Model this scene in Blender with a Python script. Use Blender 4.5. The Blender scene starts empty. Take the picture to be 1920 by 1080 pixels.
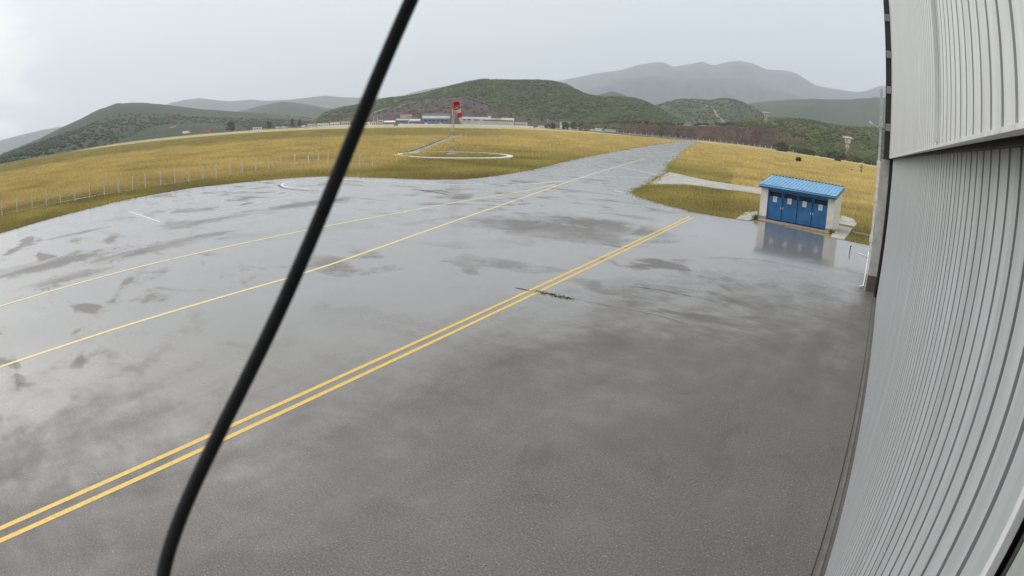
import bpy, math, random
import numpy as np
from mathutils import Vector, Matrix, noise
random.seed(7)
rng = np.random.default_rng(11)
S = bpy.context.scene
C = S.collection
R = math.radians
CAMZ = 6.0

# ------------------------------------------------------------------ helpers
def pol(az, dist, z=0.0):
    a = R(az)
    return Vector((math.sin(a) * dist, math.cos(a) * dist, z))

def zel(el, dist):
    return CAMZ + dist * math.tan(R(el))

class MB:
    def __init__(s):
        s.v, s.f, s.m, s.sm = [], [], [], []
    def add(s, vs, fs, mi=0, smooth=False):
        o = len(s.v)
        s.v += [tuple(p) for p in vs]
        for f in fs:
            s.f.append([i + o for i in f]); s.m.append(mi); s.sm.append(smooth)
    def box(s, x0, x1, y0, y1, z0, z1, mi=0):
        s.add([(x0, y0, z0), (x1, y0, z0), (x1, y1, z0), (x0, y1, z0), (x0, y0, z1), (x1, y0, z1), (x1, y1, z1), (x0, y1, z1)],
              [(0, 3, 2, 1), (4, 5, 6, 7), (0, 1, 5, 4), (1, 2, 6, 5), (2, 3, 7, 6), (3, 0, 4, 7)], mi)
    def prism(s, poly, z0, z1, mi=0):
        n = len(poly)
        ar = sum(poly[i][0] * poly[(i + 1) % n][1] - poly[(i + 1) % n][0] * poly[i][1] for i in range(n))
        if ar < 0: poly = poly[::-1]
        s.add([(p[0], p[1], z0) for p in poly] + [(p[0], p[1], z1) for p in poly],
              [tuple(range(n - 1, -1, -1)), tuple(range(n, 2 * n))] + [(i, (i + 1) % n, n + (i + 1) % n, n + i) for i in range(n)], mi)
    def extr(s, prof, axis, a0, a1, mi=0):
        """profile (u, v) drawn out along an axis: 'x' -> (a, u, v), 'y' -> (u, a, v)"""
        n = len(prof)
        P = (lambda a, p: (a, p[0], p[1])) if axis == 'x' else (lambda a, p: (p[0], a, p[1]))
        s.add([P(a0, p) for p in prof] + [P(a1, p) for p in prof],
              [tuple(range(n)), tuple(range(2 * n - 1, n - 1, -1))] + [(i, n + i, n + (i + 1) % n, (i + 1) % n) for i in range(n)], mi)
    def tube(s, pts, r, seg=8, mi=0, caps=True):
        pts = [Vector(p) for p in pts]; n = len(pts)
        rr = r if isinstance(r, (list, tuple)) else [r] * n
        t0 = (pts[1] - pts[0]).normalized()
        ref = Vector((0, 0, 1)) if abs(t0.z) < .9 else Vector((1, 0, 0))
        u = t0.cross(ref).normalized(); vs = []
        for i, p in enumerate(pts):
            t = (pts[min(i + 1, n - 1)] - pts[max(i - 1, 0)]).normalized()
            u = (u - t * u.dot(t)).normalized(); w = t.cross(u)
            vs += [p + (u * math.cos(2 * math.pi * k / seg) + w * math.sin(2 * math.pi * k / seg)) * rr[i] for k in range(seg)]
        fs = [(i * seg + k, i * seg + (k + 1) % seg, (i + 1) * seg + (k + 1) % seg, (i + 1) * seg + k) for i in range(n - 1) for k in range(seg)]
        if caps: fs += [tuple(range(seg - 1, -1, -1)), tuple((n - 1) * seg + k for k in range(seg))]
        s.add(vs, fs, mi, True)
    def lathe(s, prof, c=(0, 0, 0), seg=20, mi=0, smooth=False, pick=None):
        n = len(prof)
        vs = [(c[0] + r * math.cos(2 * math.pi * k / seg), c[1] + r * math.sin(2 * math.pi * k / seg), c[2] + z) for r, z in prof for k in range(seg)]
        o = len(s.v); s.v += vs
        for i in range(n - 1):
            for k in range(seg):
                s.f.append([o + i * seg + k, o + i * seg + (k + 1) % seg, o + (i + 1) * seg + (k + 1) % seg, o + (i + 1) * seg + k])
                s.m.append(pick(i, k) if pick else mi); s.sm.append(smooth)
        s.f.append([o + k for k in range(seg - 1, -1, -1)]); s.m.append(mi); s.sm.append(False)
        s.f.append([o + (n - 1) * seg + k for k in range(seg)]); s.m.append(mi); s.sm.append(False)
    def build(s, name, mats, parent=None, loc=None):
        me = bpy.data.meshes.new(name); me.from_pydata(s.v, [], s.f)
        mats = mats if isinstance(mats, (list, tuple)) else [mats]
        for m in mats: me.materials.append(m)
        me.polygons.foreach_set('material_index', s.m); me.polygons.foreach_set('use_smooth', s.sm); me.update()
        o = bpy.data.objects.new(name, me); C.objects.link(o)
        if parent is not None: o.parent = parent
        if loc is not None: o.location = loc
        return o

def npmesh(name, V, T, mats, col=None, parent=None, mi=None):
    me = bpy.data.meshes.new(name); V = np.asarray(V, np.float32); T = np.asarray(T, np.int32)
    k = T.shape[1]
    me.vertices.add(len(V)); me.vertices.foreach_set('co', V.ravel())
    me.loops.add(T.size); me.loops.foreach_set('vertex_index', T.ravel())
    me.polygons.add(len(T)); me.polygons.foreach_set('loop_start', np.arange(0, T.size, k, dtype=np.int32))
    me.polygons.foreach_set('loop_total', np.full(len(T), k, np.int32))
    if mi is not None: me.polygons.foreach_set('material_index', np.asarray(mi, np.int32))
    me.update(calc_edges=True)
    for m in mats: me.materials.append(m)
    if col is not None:
        a = me.color_attributes.new('zone', 'FLOAT_COLOR', 'POINT'); a.data.foreach_set('color', np.asarray(col, np.float32).ravel())
    o = bpy.data.objects.new(name, me); C.objects.link(o)
    if parent is not None: o.parent = parent
    return o

def tag(o, label=None, cat=None, group=None, kind=None):
    if label: o['label'] = label
    if cat: o['category'] = cat
    if group: o['group'] = group
    if kind: o['kind'] = kind
    return o

def empty(name, loc=(0, 0, 0), rz=0.0):
    o = bpy.data.objects.new(name, None); C.objects.link(o); o.location = loc; o.rotation_euler.z = rz
    return o

def copy_thing(o, parent=None):
    c = o.copy(); C.objects.link(c)
    if parent is not None: c.parent = parent
    for ch in list(o.children): copy_thing(ch, c)
    return c

# ------------------------------------------------------------------ materials
class NT:
    def __init__(s, name):
        s.m = bpy.data.materials.new(name); s.m.use_nodes = True; s.t = s.m.node_tree; s.n = s.t.nodes
        s.b = s.n['Principled BSDF']; s.out = s.n['Material Output']; s._pos = None
    def new(s, typ, **kw):
        x = s.n.new(typ)
        for k, v in kw.items(): setattr(x, k, v)
        return x
    def link(s, a, b): s.t.links.new(a, b)
    @property
    def pos(s):
        if s._pos is None: s._pos = s.new('ShaderNodeNewGeometry').outputs['Position']
        return s._pos
    def mapped(s, sc=(1, 1, 1), rot=(0, 0, 0), loc=(0, 0, 0), vec=None):
        x = s.new('ShaderNodeMapping'); x.inputs['Scale'].default_value = sc; x.inputs['Rotation'].default_value = rot; x.inputs['Location'].default_value = loc
        s.link(vec or s.pos, x.inputs['Vector']); return x.outputs[0]
    def noise(s, scale, detail=4, rough=.55, vec=None, dist=0.0):
        x = s.new('ShaderNodeTexNoise'); x.inputs['Scale'].default_value = scale; x.inputs['Detail'].default_value = detail
        x.inputs['Roughness'].default_value = rough; x.inputs['Distortion'].default_value = dist
        s.link(vec or s.pos, x.inputs['Vector']); return x.outputs['Fac']
    def ramp(s, v, a, b, lo=0.0, hi=1.0, smooth=True):
        x = s.new('ShaderNodeMapRange'); x.interpolation_type = 'SMOOTHSTEP' if smooth else 'LINEAR'
        for i, q in enumerate((a, b, lo, hi)): x.inputs[i + 1].default_value = q
        s.link(v, x.inputs[0]); return x.outputs[0]
    def math(s, op, a, b=None, clamp=False):
        x = s.new('ShaderNodeMath', operation=op, use_clamp=clamp)
        for i, q in enumerate((a, b)):
            if q is None: continue
            if isinstance(q, (int, float)): x.inputs[i].default_value = q
            else: s.link(q, x.inputs[i])
        return x.outputs[0]
    def mix(s, f, a, b, mode='MIX'):
        x = s.new('ShaderNodeMix', data_type='RGBA', blend_type=mode)
        for i, q in ((0, f), (6, a), (7, b)):
            if isinstance(q, (int, float)): x.inputs[i].default_value = q
            elif isinstance(q, tuple): x.inputs[i].default_value = q + (1,) if len(q) == 3 else q
            else: s.link(q, x.inputs[i])
        return x.outputs[2]
    def bump(s, h, strength=.3, dist=.02):
        x = s.new('ShaderNodeBump'); x.inputs['Strength'].default_value = strength; x.inputs['Distance'].default_value = dist
        s.link(h, x.inputs['Height']); s.link(x.outputs[0], s.b.inputs['Normal'])
    def set(s, **kw):
        for k, v in kw.items():
            i = s.b.inputs[{'col': 'Base Color', 'rough': 'Roughness', 'metal': 'Metallic', 'spec': 'Specular IOR Level', 'ior': 'IOR', 'coat': 'Coat Weight', 'coatr': 'Coat Roughness'}[k]]
            if isinstance(v, (int, float)): i.default_value = v
            elif isinstance(v, tuple): i.default_value = v + (1,)
            else: s.link(v, i)
        return s
    def attr(s, name='zone'):
        x = s.new('ShaderNodeVertexColor'); x.layer_name = name
        y = s.new('ShaderNodeSeparateColor'); s.link(x.outputs['Color'], y.inputs[0]); return y.outputs[0], y.outputs[1], y.outputs[2], x.outputs['Alpha']

def paint(name, col, rough=.5, var=.12, scale=3.0, metal=0.0, spec=.5, dirt=None):
    t = NT(name); n = t.noise(scale, 5)
    c = t.mix(t.ramp(n, .3, .7), tuple(x * (1 - var) for x in col), tuple(min(1, x * (1 + var)) for x in col))
    if dirt:
        d = t.ramp(t.noise(scale * .6, 6, .65), .52, .75, 0, dirt[1]); c = t.mix(d, c, dirt[0])
    t.set(col=c, rough=rough, metal=metal, spec=spec); return t.m

M = {}
M['white'] = paint('white_paint', (.72, .72, .70), .55, .08)
M['white_line'] = paint('white_line_paint', (.78, .77, .71), .5, .25, 2.5)
M['cream'] = paint('cream_render', (.84, .80, .71), .8, .06, 2.0, dirt=((.35, .33, .28), .35))
M['blue_door'] = paint('blue_door_paint', (.028, .155, .37), .5, .2, 1.6, dirt=((.07, .17, .30), .5))
M['blue_frame'] = paint('blue_frame_paint', (.022, .15, .44), .4, .1)
M['blue_trim'] = paint('blue_trim_paint', (.012, .13, .36), .4, .1)
M['blue_roof'] = paint('blue_roof_sheet', (.155, .37, .58), .36, .12, 1.6)
M['dark_gap'] = paint('dark_opening', (.012, .016, .022), .6)
M['concrete'] = paint('concrete', (.36, .34, .30), .85, .22, 1.1, dirt=((.16, .15, .12), .6))
M['pale_concrete'] = paint('pale_concrete', (.40, .38, .335), .8, .16, .45, dirt=((.24, .225, .19), .5))
M['pillar'] = paint('grey_concrete_pillar', (.68, .66, .62), .8, .16, 1.6, dirt=((.36, .34, .32), .5))
M['ring'] = paint('whitewashed_concrete', (.74, .73, .68), .75, .12, 1.2)
M['paper'] = paint('paper_notice', (.75, .76, .74), .7, .04)
M['ink'] = paint('dark_ink', (.06, .07, .08), .7)
M['ink_blue'] = paint('faded_ink', (.42, .47, .49), .7)
M['cable'] = paint('black_rubber', (.0035, .0035, .005), .55, .2, 60, spec=.25)
M['rubber'] = paint('black_seal', (.02, .019, .019), .6)
M['steel_shade'] = paint('dark_steel_and_shade', (.022, .016, .016), .5, .2)  # dark steel; also stands for shade in the gaps and overhang
M['bracket'] = paint('dull_steel', (.30, .26, .25), .55)
M['galv'] = paint('galvanised_steel', (.72, .73, .73), .45, .12, 5)
M['pvc'] = paint('white_plastic_pipe', (.78, .78, .77), .4, .05)
M['post'] = paint('concrete_post', (.62, .59, .53), .8, .15, 4)
M['wire'] = paint('fence_wire', (.35, .36, .35), .5, metal=.5)
M['red'] = paint('red_fabric', (.62, .02, .035), .7, .15)
M['sockwhite'] = paint('white_fabric', (.74, .70, .64), .75, .1)
M['redpaint'] = paint('red_mast_paint', (.50, .24, .21), .5, .2)
M['mastwhite'] = paint('pale_mast_paint', (.70, .60, .56), .5, .15)
M['trunk'] = paint('bark', (.09, .07, .05), .9)
M['yellow'] = None
M['tower_grey'] = paint('tower_concrete', (.34, .32, .30), .8, .15, .4)
M['roof_dark'] = paint('dark_purple_roofing', (.045, .035, .048), .7, .2, .2)
M['roof_red'] = paint('red_tile_roof', (.36, .12, .09), .8, .2, .3)
M['roof_grey'] = paint('grey_roof_sheet', (.22, .22, .23), .7, .15, .2)
M['w_white'] = paint('far_white_wall', (.92, .915, .90), .7, .1, .15)
M['w_cap'] = paint('weathered_white_paint', (.62, .60, .56), .8, .15, .4)
M['w_grey'] = paint('far_grey_wall', (.58, .59, .58), .7, .12, .12)
M['w_pink'] = paint('far_pinkish_wall', (.66, .58, .57), .8, .1, .15)
M['w_blue'] = paint('far_blue_wall', (.16, .22, .30), .7, .2, .1)
M['w_tan'] = paint('far_tan_wall', (.48, .40, .33), .8, .1, .2)
M['glass'] = paint('dark_window_glass', (.02, .022, .03), .15)
M['van_white'] = paint('white_vehicle_paint', (.78, .79, .78), .35, .05)
M['van_green'] = paint('pale_green_container_paint', (.50, .62, .54), .5, .1)
M['van_red'] = paint('red_vehicle_paint', (.55, .08, .06), .4, .1)
M['tyre'] = paint('tyre_rubber', (.015, .015, .015), .8)
M['brick'] = None
M['weed'] = paint('weed_leaf', (.055, .085, .02), .7, .4, 3)

def sheet_metal(name, col, dirty, rough):
    t = NT(name); v = t.mapped((7, 7, .22)); n = t.noise(1.2, 7, .7, v); n2 = t.noise(.7, 4)
    c = t.mix(t.ramp(n, .35, .75), tuple(col), tuple(x * .72 for x in col))
    c = t.mix(t.ramp(n2, .55, .75, 0, .35), c, dirty)
    sp = t.noise(28, 3, .7); c = t.mix(t.ramp(sp, .72, .78, 0, .35), c, tuple(x * .5 for x in col))
    t.set(col=c, rough=t.ramp(n, .2, .8, rough, rough + .16), spec=.5)
    t.bump(t.noise(1.1, 2, .5), .10, .02); return t.m
M['groove_up'] = sheet_metal('shaded_groove_white', (.52, .52, .50), (.40, .40, .37), .5)  # groove sheets toned darker: the shade between ribs is in the colour
M['groove_low'] = sheet_metal('shaded_groove_grey', (.34, .365, .37), (.26, .28, .27), .5)
M['clad_up'] = sheet_metal('upper_white_cladding', (.74, .74, .715), (.52, .52, .47), .38)
M['clad_low'] = sheet_metal('door_grey_cladding', (.53, .565, .57), (.42, .45, .43), .32)
M['clad_far'] = sheet_metal('green_grey_cladding', (.40, .44, .40), (.30, .33, .30), .4)

def yellow():
    t = NT('yellow_road_paint'); n = t.noise(9, 5, .65); n2 = t.noise(17, 4, .7)
    c = t.mix(t.ramp(n, .35, .7), (.76, .49, .055), (.62, .42, .09))
    w = t.math('MULTIPLY', t.ramp(n2, .52, .66), t.ramp(n, .45, .7))
    t.set(col=t.mix(w, c, (.16, .14, .11)), rough=.42); return t.m
M['yellow'] = yellow()
def pale_yellow():
    t = NT('faded_yellow_paint'); n = t.noise(5, 5, .65)
    t.set(col=t.mix(t.ramp(n, .4, .72), (.80, .62, .24), (.62, .50, .24)), rough=.45); return t.m
M['yellow_pale'] = pale_yellow()

def brickstep():
    t = NT('brick_paving'); b = t.new('ShaderNodeTexBrick'); b.inputs['Scale'].default_value = 4.0
    b.inputs['Color1'].default_value = (.34, .24, .20, 1); b.inputs['Color2'].default_value = (.42, .31, .27, 1); b.inputs['Mortar'].default_value = (.22, .19, .17, 1)
    b.inputs['Mortar Size'].default_value = .03
    t.link(t.pos, b.inputs['Vector']); t.set(col=b.outputs['Color'], rough=.6); return t.m
M['brick'] = brickstep()

def asphalt():
    t = NT('wet_asphalt')
    v = t.mapped((1, .42, 1), (0, 0, R(-12)))
    big = t.noise(.085, 5, .6, v, .6)
    mid = t.noise(.33, 6, .62, t.mapped((1, .35, 1), (0, 0, R(8))), .8)
    fine = t.noise(14, 3, .7)
    grit = t.noise(70, 2, .8); agg = t.noise(26, 3, .75)
    torn = t.noise(1.3, 7, .72, t.mapped((.7, 1, 1), (0, 0, R(10))), .3)
    sep = t.new('ShaderNodeSeparateXYZ'); t.link(t.pos, sep.inputs[0])
    def ell(cx, cy, rx, ry, rot, soft=.55, wob=.5):
        a = t.mapped((1, 1, 1), (0, 0, 0), (-cx, -cy, 0)); b = t.mapped((1 / rx, 1 / ry, 0), (0, 0, R(rot)), (0, 0, 0), a)
        l = t.new('ShaderNodeVectorMath', operation='LENGTH'); t.link(b, l.inputs[0])
        d = t.math('ADD', l.outputs['Value'], t.math('ADD', t.math('MULTIPLY', t.math('SUBTRACT', mid, .5), wob * 2), t.math('MULTIPLY', t.math('SUBTRACT', torn, .5), wob * 2.4)))
        return t.ramp(d, 1 + soft * .5, 1 - soft * .5)
    # near apron is a drained, drier strip; the far apron holds the water
    away = t.math('ADD', t.math('MULTIPLY', sep.outputs[1], .020), t.math('MULTIPLY', sep.outputs[0], -.035))
    lvl = t.math('ADD', t.math('ADD', t.math('ADD', t.math('MULTIPLY', big, .95), t.math('MULTIPLY', mid, .45)), t.math('MULTIPLY', torn, .40)), away)
    wet = t.ramp(lvl, 1.22, 1.72)
    pud = ell(-6.2, 39.5, 9.5, 8.5, 0, .5, .45)
    wet = t.math('MAXIMUM', wet, pud)
    dry = None
    for a in ((-33, 5.2, 1.6, 5.0, 24), (-28.5, 5.5, .8, 2.4, 30), (-30.8, 10.5, .9, 3.6, 24), (-31.5, 14.5, .7, 2.6, 20), (-18.2, 29.5, 4.6, 2.6, -20), (-16, 33.5, 4.5, 2.2, -12),
              (-42, 9, .6, 2.5, 28), (-37, 27, 1.2, 4.2, 38), (-36.5, 17.5, .8, 3.0, 30), (-24, 60, 1.0, 6.0, 30)):
        e = ell(*a, soft=.7, wob=.75); dry = e if dry is None else t.math('MAXIMUM', dry, e)
    dry = t.math('MULTIPLY', dry, t.ramp(mid, .3, .6, .35, 1))
    streak = t.ramp(t.noise(.42, 6, .62, t.mapped((.62, .85, 1), (0, 0, R(12))), .35), .51, .63)
    dry = t.math('MAXIMUM', dry, t.math('MULTIPLY', streak, t.ramp(t.noise(.06, 3, .5, t.mapped((1, 1, 1), (0, 0, 0), (9, 3, 0))), .40, .58, .15, .95)))
    dry = t.math('MULTIPLY', dry, t.math('SUBTRACT', 1.0, pud))
    film = t.math('MULTIPLY', wet, t.math('SUBTRACT', 1.0, t.math('MULTIPLY', dry, .9)))
    base = t.mix(t.ramp(mid, .3, .7), (.110, .096, .085), (.142, .126, .113))
    base = t.mix(t.ramp(fine, .35, .7, 0, .5), base, (.120, .110, .100))
    base = t.mix(t.ramp(grit, .62, .78, 0, .55), base, (.30, .29, .27))
    base = t.mix(t.ramp(grit, .40, .26, 0, .6), base, (.075, .070, .066))
    base = t.mix(t.ramp(agg, .53, .66, 0, .75), base, (.26, .245, .225))
    base = t.mix(t.ramp(agg, .46, .34, 0, .8), base, (.055, .050, .047))
    blot = t.noise(.55, 6, .68, t.mapped((1, .7, 1), (0, 0, R(20)), (4, 9, 0)), .5)
    base = t.mix(t.ramp(blot, .52, .70, 0, .35), base, (.19, .178, .165))
    base = t.mix(t.ramp(blot, .46, .32, 0, .5), base, (.080, .072, .066))
    oil = t.noise(1.9, 4, .6, t.mapped((1, 1, 1), (0, 0, 0), (13, 2, 0)))
    base = t.mix(t.ramp(oil, .68, .76, 0, .5), base, (.055, .050, .047))
    vor = t.new('ShaderNodeTexVoronoi'); vor.inputs['Scale'].default_value = 5.5; t.link(t.pos, vor.inputs['Vector'])
    base = t.mix(t.ramp(vor.outputs['Distance'], .10, .05, 0, .65), base, (.36, .34, .30))
    base = t.mix(t.math('MULTIPLY', wet, .5), base, (.19, .165, .14))  # wet parts lightened: warm sheen put into the base colour
    base = t.mix(t.math('MULTIPLY', dry, .55), base, (.105, .096, .090))
    damp = t.ramp(t.noise(.16, 5, .6, t.mapped((1, .8, 1), (0, 0, R(20)), (31, 7, 0)), .9), .47, .66)
    rough = t.math('SUBTRACT', t.math('SUBTRACT', .64, t.math('MULTIPLY', film, .45)), t.math('MULTIPLY', damp, .05))
    rough = t.math('MULTIPLY', rough, t.math('SUBTRACT', 1.0, t.math('MULTIPLY', pud, .52)))
    t.set(col=base, rough=t.math('MAXIMUM', rough, .34), spec=.5, ior=1.5, coat=film, coatr=rough); t.b.inputs['Coat IOR'].default_value = 1.45
    h = t.math('ADD', t.math('MULTIPLY', grit, .6), t.math('MULTIPLY', fine, .6))
    h = t.math('MULTIPLY', h, t.math('SUBTRACT', 1.0, t.math('MULTIPLY', film, .86)))
    t.bump(h, .28, .006); return t.m
M['asphalt'] = asphalt()
M['crack'] = paint('dark_crack', (.022, .021, .019), .7)
M['verge'] = paint('dark_verge', (.035, .027, .018), .8, .3)
M['dirt'] = paint('grey_dirt_track', (.30, .285, .245), .9, .2, .3)
M['tar'] = paint('patched_concrete_edge', (.15, .135, .115), .7, .2, 2)

GOLD, GOLD2 = (.55, .43, .18), (.44, .35, .14)
GREEN, GREEN2 = (.31, .265, .082), (.225, .20, .062)
PALE, OLIVE = (.50, .40, .22), (.30, .26, .10)
def grass_ground():
    t = NT('dry_grass'); g, p, o, sc = t.attr()
    vs = t.mapped((1, 1, 1), (0, 0, R(30)))
    n1 = t.noise(.018, 5, .6); n2 = t.noise(.10, 7, .72, t.mapped((1, 1.5, 1), (0, 0, R(35))), .4); n3 = t.noise(1.6, 4, .7)
    c = t.mix(t.ramp(n2, .36, .66), GOLD2, GOLD)
    c = t.mix(t.ramp(n1, .5, .72, 0, .55), c, OLIVE)
    gr = t.mix(t.ramp(n2, .36, .64), GREEN2, GREEN)
    c = t.mix(t.ramp(t.math('ADD', g, t.math('MULTIPLY', t.math('SUBTRACT', n2, .5), .7)), .25, .75), c, gr)
    c = t.mix(t.math('MULTIPLY', o, t.ramp(n2, .3, .7, .6, 1)), c, OLIVE)
    c = t.mix(p, c, t.mix(t.ramp(n2, .4, .6), PALE, (.42, .325, .17)))
    c = t.mix(t.ramp(n3, .56, .72, 0, .45), c, (.16, .115, .03))
    c = t.mix(t.ramp(t.noise(.4, 6, .72), .54, .70, 0, .6), c, (.22, .155, .05))
    c = t.mix(sc, c, t.mix(t.ramp(t.noise(.03, 5), .4, .6), (.07, .08, .035), (.13, .10, .07)))
    t.set(col=c, rough=.95, spec=.15); t.bump(t.math('ADD', n3, n2), .6, .25); return t.m
M['grass'] = grass_ground()
def tuft_mat():
    t = NT('grass_blades'); x = t.new('ShaderNodeVertexColor'); x.layer_name = 'zone'
    t.set(col=x.outputs['Color'], rough=.85, spec=.2); return t.m
M['tuft'] = tuft_mat()
def leaf_mat():
    t = NT('foliage'); x = t.new('ShaderNodeVertexColor'); x.layer_name = 'zone'
    n = t.noise(.9, 3); c = t.mix(t.ramp(n, .35, .65), (.55, .55, .5), (1, 1, 1))
    t.set(col=t.mix(1.0, x.outputs['Color'], c, 'MULTIPLY'), rough=.8, spec=.2); return t.m
M['leaf'] = leaf_mat()

def hillside(name, a, b, c=None, s1=.004, s2=.03, s3=.1):
    t = NT(name); n1 = t.noise(s1, 6, .6); n2 = t.noise(s2, 5, .65); n3 = t.noise(s3, 3, .7)
    col = t.mix(t.ramp(n2, .36, .64), a, b)
    if c: col = t.mix(t.ramp(n1, .48, .66), col, c)
    col = t.mix(t.ramp(n3, .45, .72, 0, .55), col, tuple(x * .5 for x in a))
    t.set(col=col, rough=.95, spec=.1); return t.m
M['h_main'] = hillside('green_wooded_hillside', (.040, .060, .018), (.075, .098, .03), (.085, .09, .042))
M['h_right'] = hillside('olive_hillside', (.045, .066, .028), (.085, .105, .045), (.11, .11, .06))
M['h_left'] = hillside('dark_wooded_hillside', (.037, .053, .030), (.047, .064, .036))
M['h_far'] = hillside('far_hillside', (.035, .045, .032), (.06, .068, .045), None, .0015, .006, .02)
M['h_mount'] = hillside('mountain_slope', (.042, .050, .046), (.066, .072, .062), (.08, .08, .075), .0008, .004, .02)
M['h_quarry'] = hillside('quarried_brown_slope', (.080, .056, .052), (.125, .088, .078), (.105, .078, .055), .006, .035, .12)
M['h_bank'] = hillside('red_brown_earth_bank', (.070, .040, .035), (.112, .062, .050), (.10, .085, .05), .012, .06, .35)
M['h_shrub'] = hillside('shrubby_hillside', (.050, .064, .022), (.10, .105, .04), (.13, .105, .06), .01, .05, .2)
M['h_top'] = hillside('grassy_bank_top', (.15, .13, .045), (.22, .18, .065), None, .02, .1, .4)
M['track'] = paint('pale_hill_track', (.22, .20, .13), .9, .2, .05)

# ------------------------------------------------------------------ camera (wide lens with barrel distortion on the hangar wall)
cd = bpy.data.cameras.new('camera'); cam = bpy.data.objects.new('camera', cd); C.objects.link(cam); S.camera = cam
right = Vector((0.8166597826, 0.57606678, 0.03484056)); up = Vector((-0.18155812, 0.19914285, 0.96300508)); fwd = Vector((-0.54781698, 0.7927731, -0.26722156))
mw = Matrix.Identity(4)
for i in range(3):
    mw[i][0], mw[i][1], mw[i][2] = right[i], up[i], -fwd[i]
mw[2][3] = CAMZ
cam.matrix_world = mw
cd.type = 'PANO'; cd.sensor_fit = 'HORIZONTAL'; cd.sensor_width = 36; cd.sensor_height = 20.25; cd.lens = 21.57
cd.dof.use_dof = True; cd.dof.focus_distance = 30; cd.dof.aperture_fstop = 9
cd.clip_start = .02; cd.clip_end = 40000
cy = cd if hasattr(cd, 'panorama_type') else cd.cycles
cy.panorama_type = 'FISHEYE_LENS_POLYNOMIAL'
cy.fisheye_fov = R(170)
cy.fisheye_polynomial_k0 = 0.0
cy.fisheye_polynomial_k1 = -4.60726681e-02
cy.fisheye_polynomial_k2 = -1.05693829e-04
cy.fisheye_polynomial_k3 = 4.40751114e-06
cy.fisheye_polynomial_k4 = -4.83965992e-07

# ------------------------------------------------------------------ light, sky, air
SUN_AZ, SUN_EL = -94.0, 50.0
W = bpy.data.worlds.new('World'); S.world = W; W.use_nodes = True
wt = W.node_tree; wn = wt.nodes; bg = wn['Background']
def wmix(f, a, b, mode='MIX'):
    x = wn.new('ShaderNodeMix'); x.data_type = 'RGBA'; x.blend_type = mode
    for i, q in ((0, f), (6, a), (7, b)):
        if isinstance(q, (int, float)): x.inputs[i].default_value = q
        elif isinstance(q, tuple): x.inputs[i].default_value = q + (1,)
        else: wt.links.new(q, x.inputs[i])
    return x.outputs[2]
def wramp(v, a, b, lo=0., hi=1.):
    x = wn.new('ShaderNodeMapRange'); x.interpolation_type = 'SMOOTHSTEP'
    for i, q in enumerate((a, b, lo, hi)): x.inputs[i + 1].default_value = q
    wt.links.new(v, x.inputs[0]); return x.outputs[0]
def wmath(op, a, b):
    x = wn.new('ShaderNodeMath'); x.operation = op
    for i, q in enumerate((a, b)):
        if isinstance(q, (int, float)): x.inputs[i].default_value = q
        else: wt.links.new(q, x.inputs[i])
    return x.outputs[0]
sky = wn.new('ShaderNodeTexSky'); sky.sky_type = 'NISHITA'; sky.sun_disc = False
sky.sun_elevation = R(SUN_EL); sky.sun_rotation = R(SUN_AZ); sky.air_density = 1.0; sky.dust_density = 3.0
geo = wn.new('ShaderNodeTexCoord'); dirv = geo.outputs['Generated']
mp = wn.new('ShaderNodeMapping'); mp.inputs['Scale'].default_value = (1, 1, 2.6); wt.links.new(dirv, mp.inputs[0])
def wnoise(scale, detail, rough, dist=0.):
    x = wn.new('ShaderNodeTexNoise'); x.inputs['Scale'].default_value = scale; x.inputs['Detail'].default_value = detail; x.inputs['Roughness'].default_value = rough; x.inputs['Distortion'].default_value = dist
    wt.links.new(mp.outputs[0], x.inputs['Vector']); return x.outputs['Fac']
def toward(az, el):
    x = wn.new('ShaderNodeVectorMath'); x.operation = 'DOT_PRODUCT'; wt.links.new(dirv, x.inputs[0])
    x.inputs[1].default_value = (math.sin(R(az)) * math.cos(R(el)), math.cos(R(az)) * math.cos(R(el)), math.sin(R(el))); return x.outputs['Value']
SK = 8.3
sx = lambda c: tuple(q * SK for q in c)
n1 = wnoise(2.2, 5, .55, .4); n2 = wnoise(5.5, 6, .6, .6)
side = wramp(toward(-75, 12), .35, 1.0)
cl = wmix(side, sx((.555, .60, .645)), sx((.612, .648, .678)))
cl = wmix(wramp(n1, .40, .68, 0, .30), cl, sx((.545, .592, .642)))
cl = wmix(wmath('MULTIPLY', wramp(n2, .50, .70), wramp(toward(-88, 17), .90, .985, 0, .85)), cl, sx((.45, .49, .54)))
glow = wmath('MULTIPLY', wramp(toward(-91, 5.2), .975, .998), wramp(n2, .42, .58, .2, 1))
cl = wmix(glow, cl, sx((.92, .93, .87)))
grey = wn.new('ShaderNodeHueSaturation'); grey.inputs['Saturation'].default_value = .25; wt.links.new(sky.outputs[0], grey.inputs['Color'])
final = wmix(.90, grey.outputs[0], cl)
wt.links.new(final, bg.inputs['Color']); bg.inputs['Strength'].default_value = .1
sd = bpy.data.lights.new('sun', 'SUN'); sd.energy = 1.3; sd.angle = R(60); sd.color = (1.0, .96, .90)
so = bpy.data.objects.new('sun', sd); C.objects.link(so)
sdir = Vector((math.sin(R(SUN_AZ)) * math.cos(R(SUN_EL)), math.cos(R(SUN_AZ)) * math.cos(R(SUN_EL)), math.sin(R(SUN_EL))))
so.rotation_euler = (-sdir).to_track_quat('-Z', 'Y').to_euler()
hm = bpy.data.materials.new('air'); hm.use_nodes = True; hn = hm.node_tree.nodes
hn.remove(hn['Principled BSDF']); pv = hn.new('ShaderNodeVolumePrincipled')
pv.inputs['Color'].default_value = (.88, .935, 1.0, 1); pv.inputs['Density'].default_value = 1.18e-4; pv.inputs['Anisotropy'].default_value = .25
hm.node_tree.links.new(pv.outputs[0], hn['Material Output'].inputs['Volume'])
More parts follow.
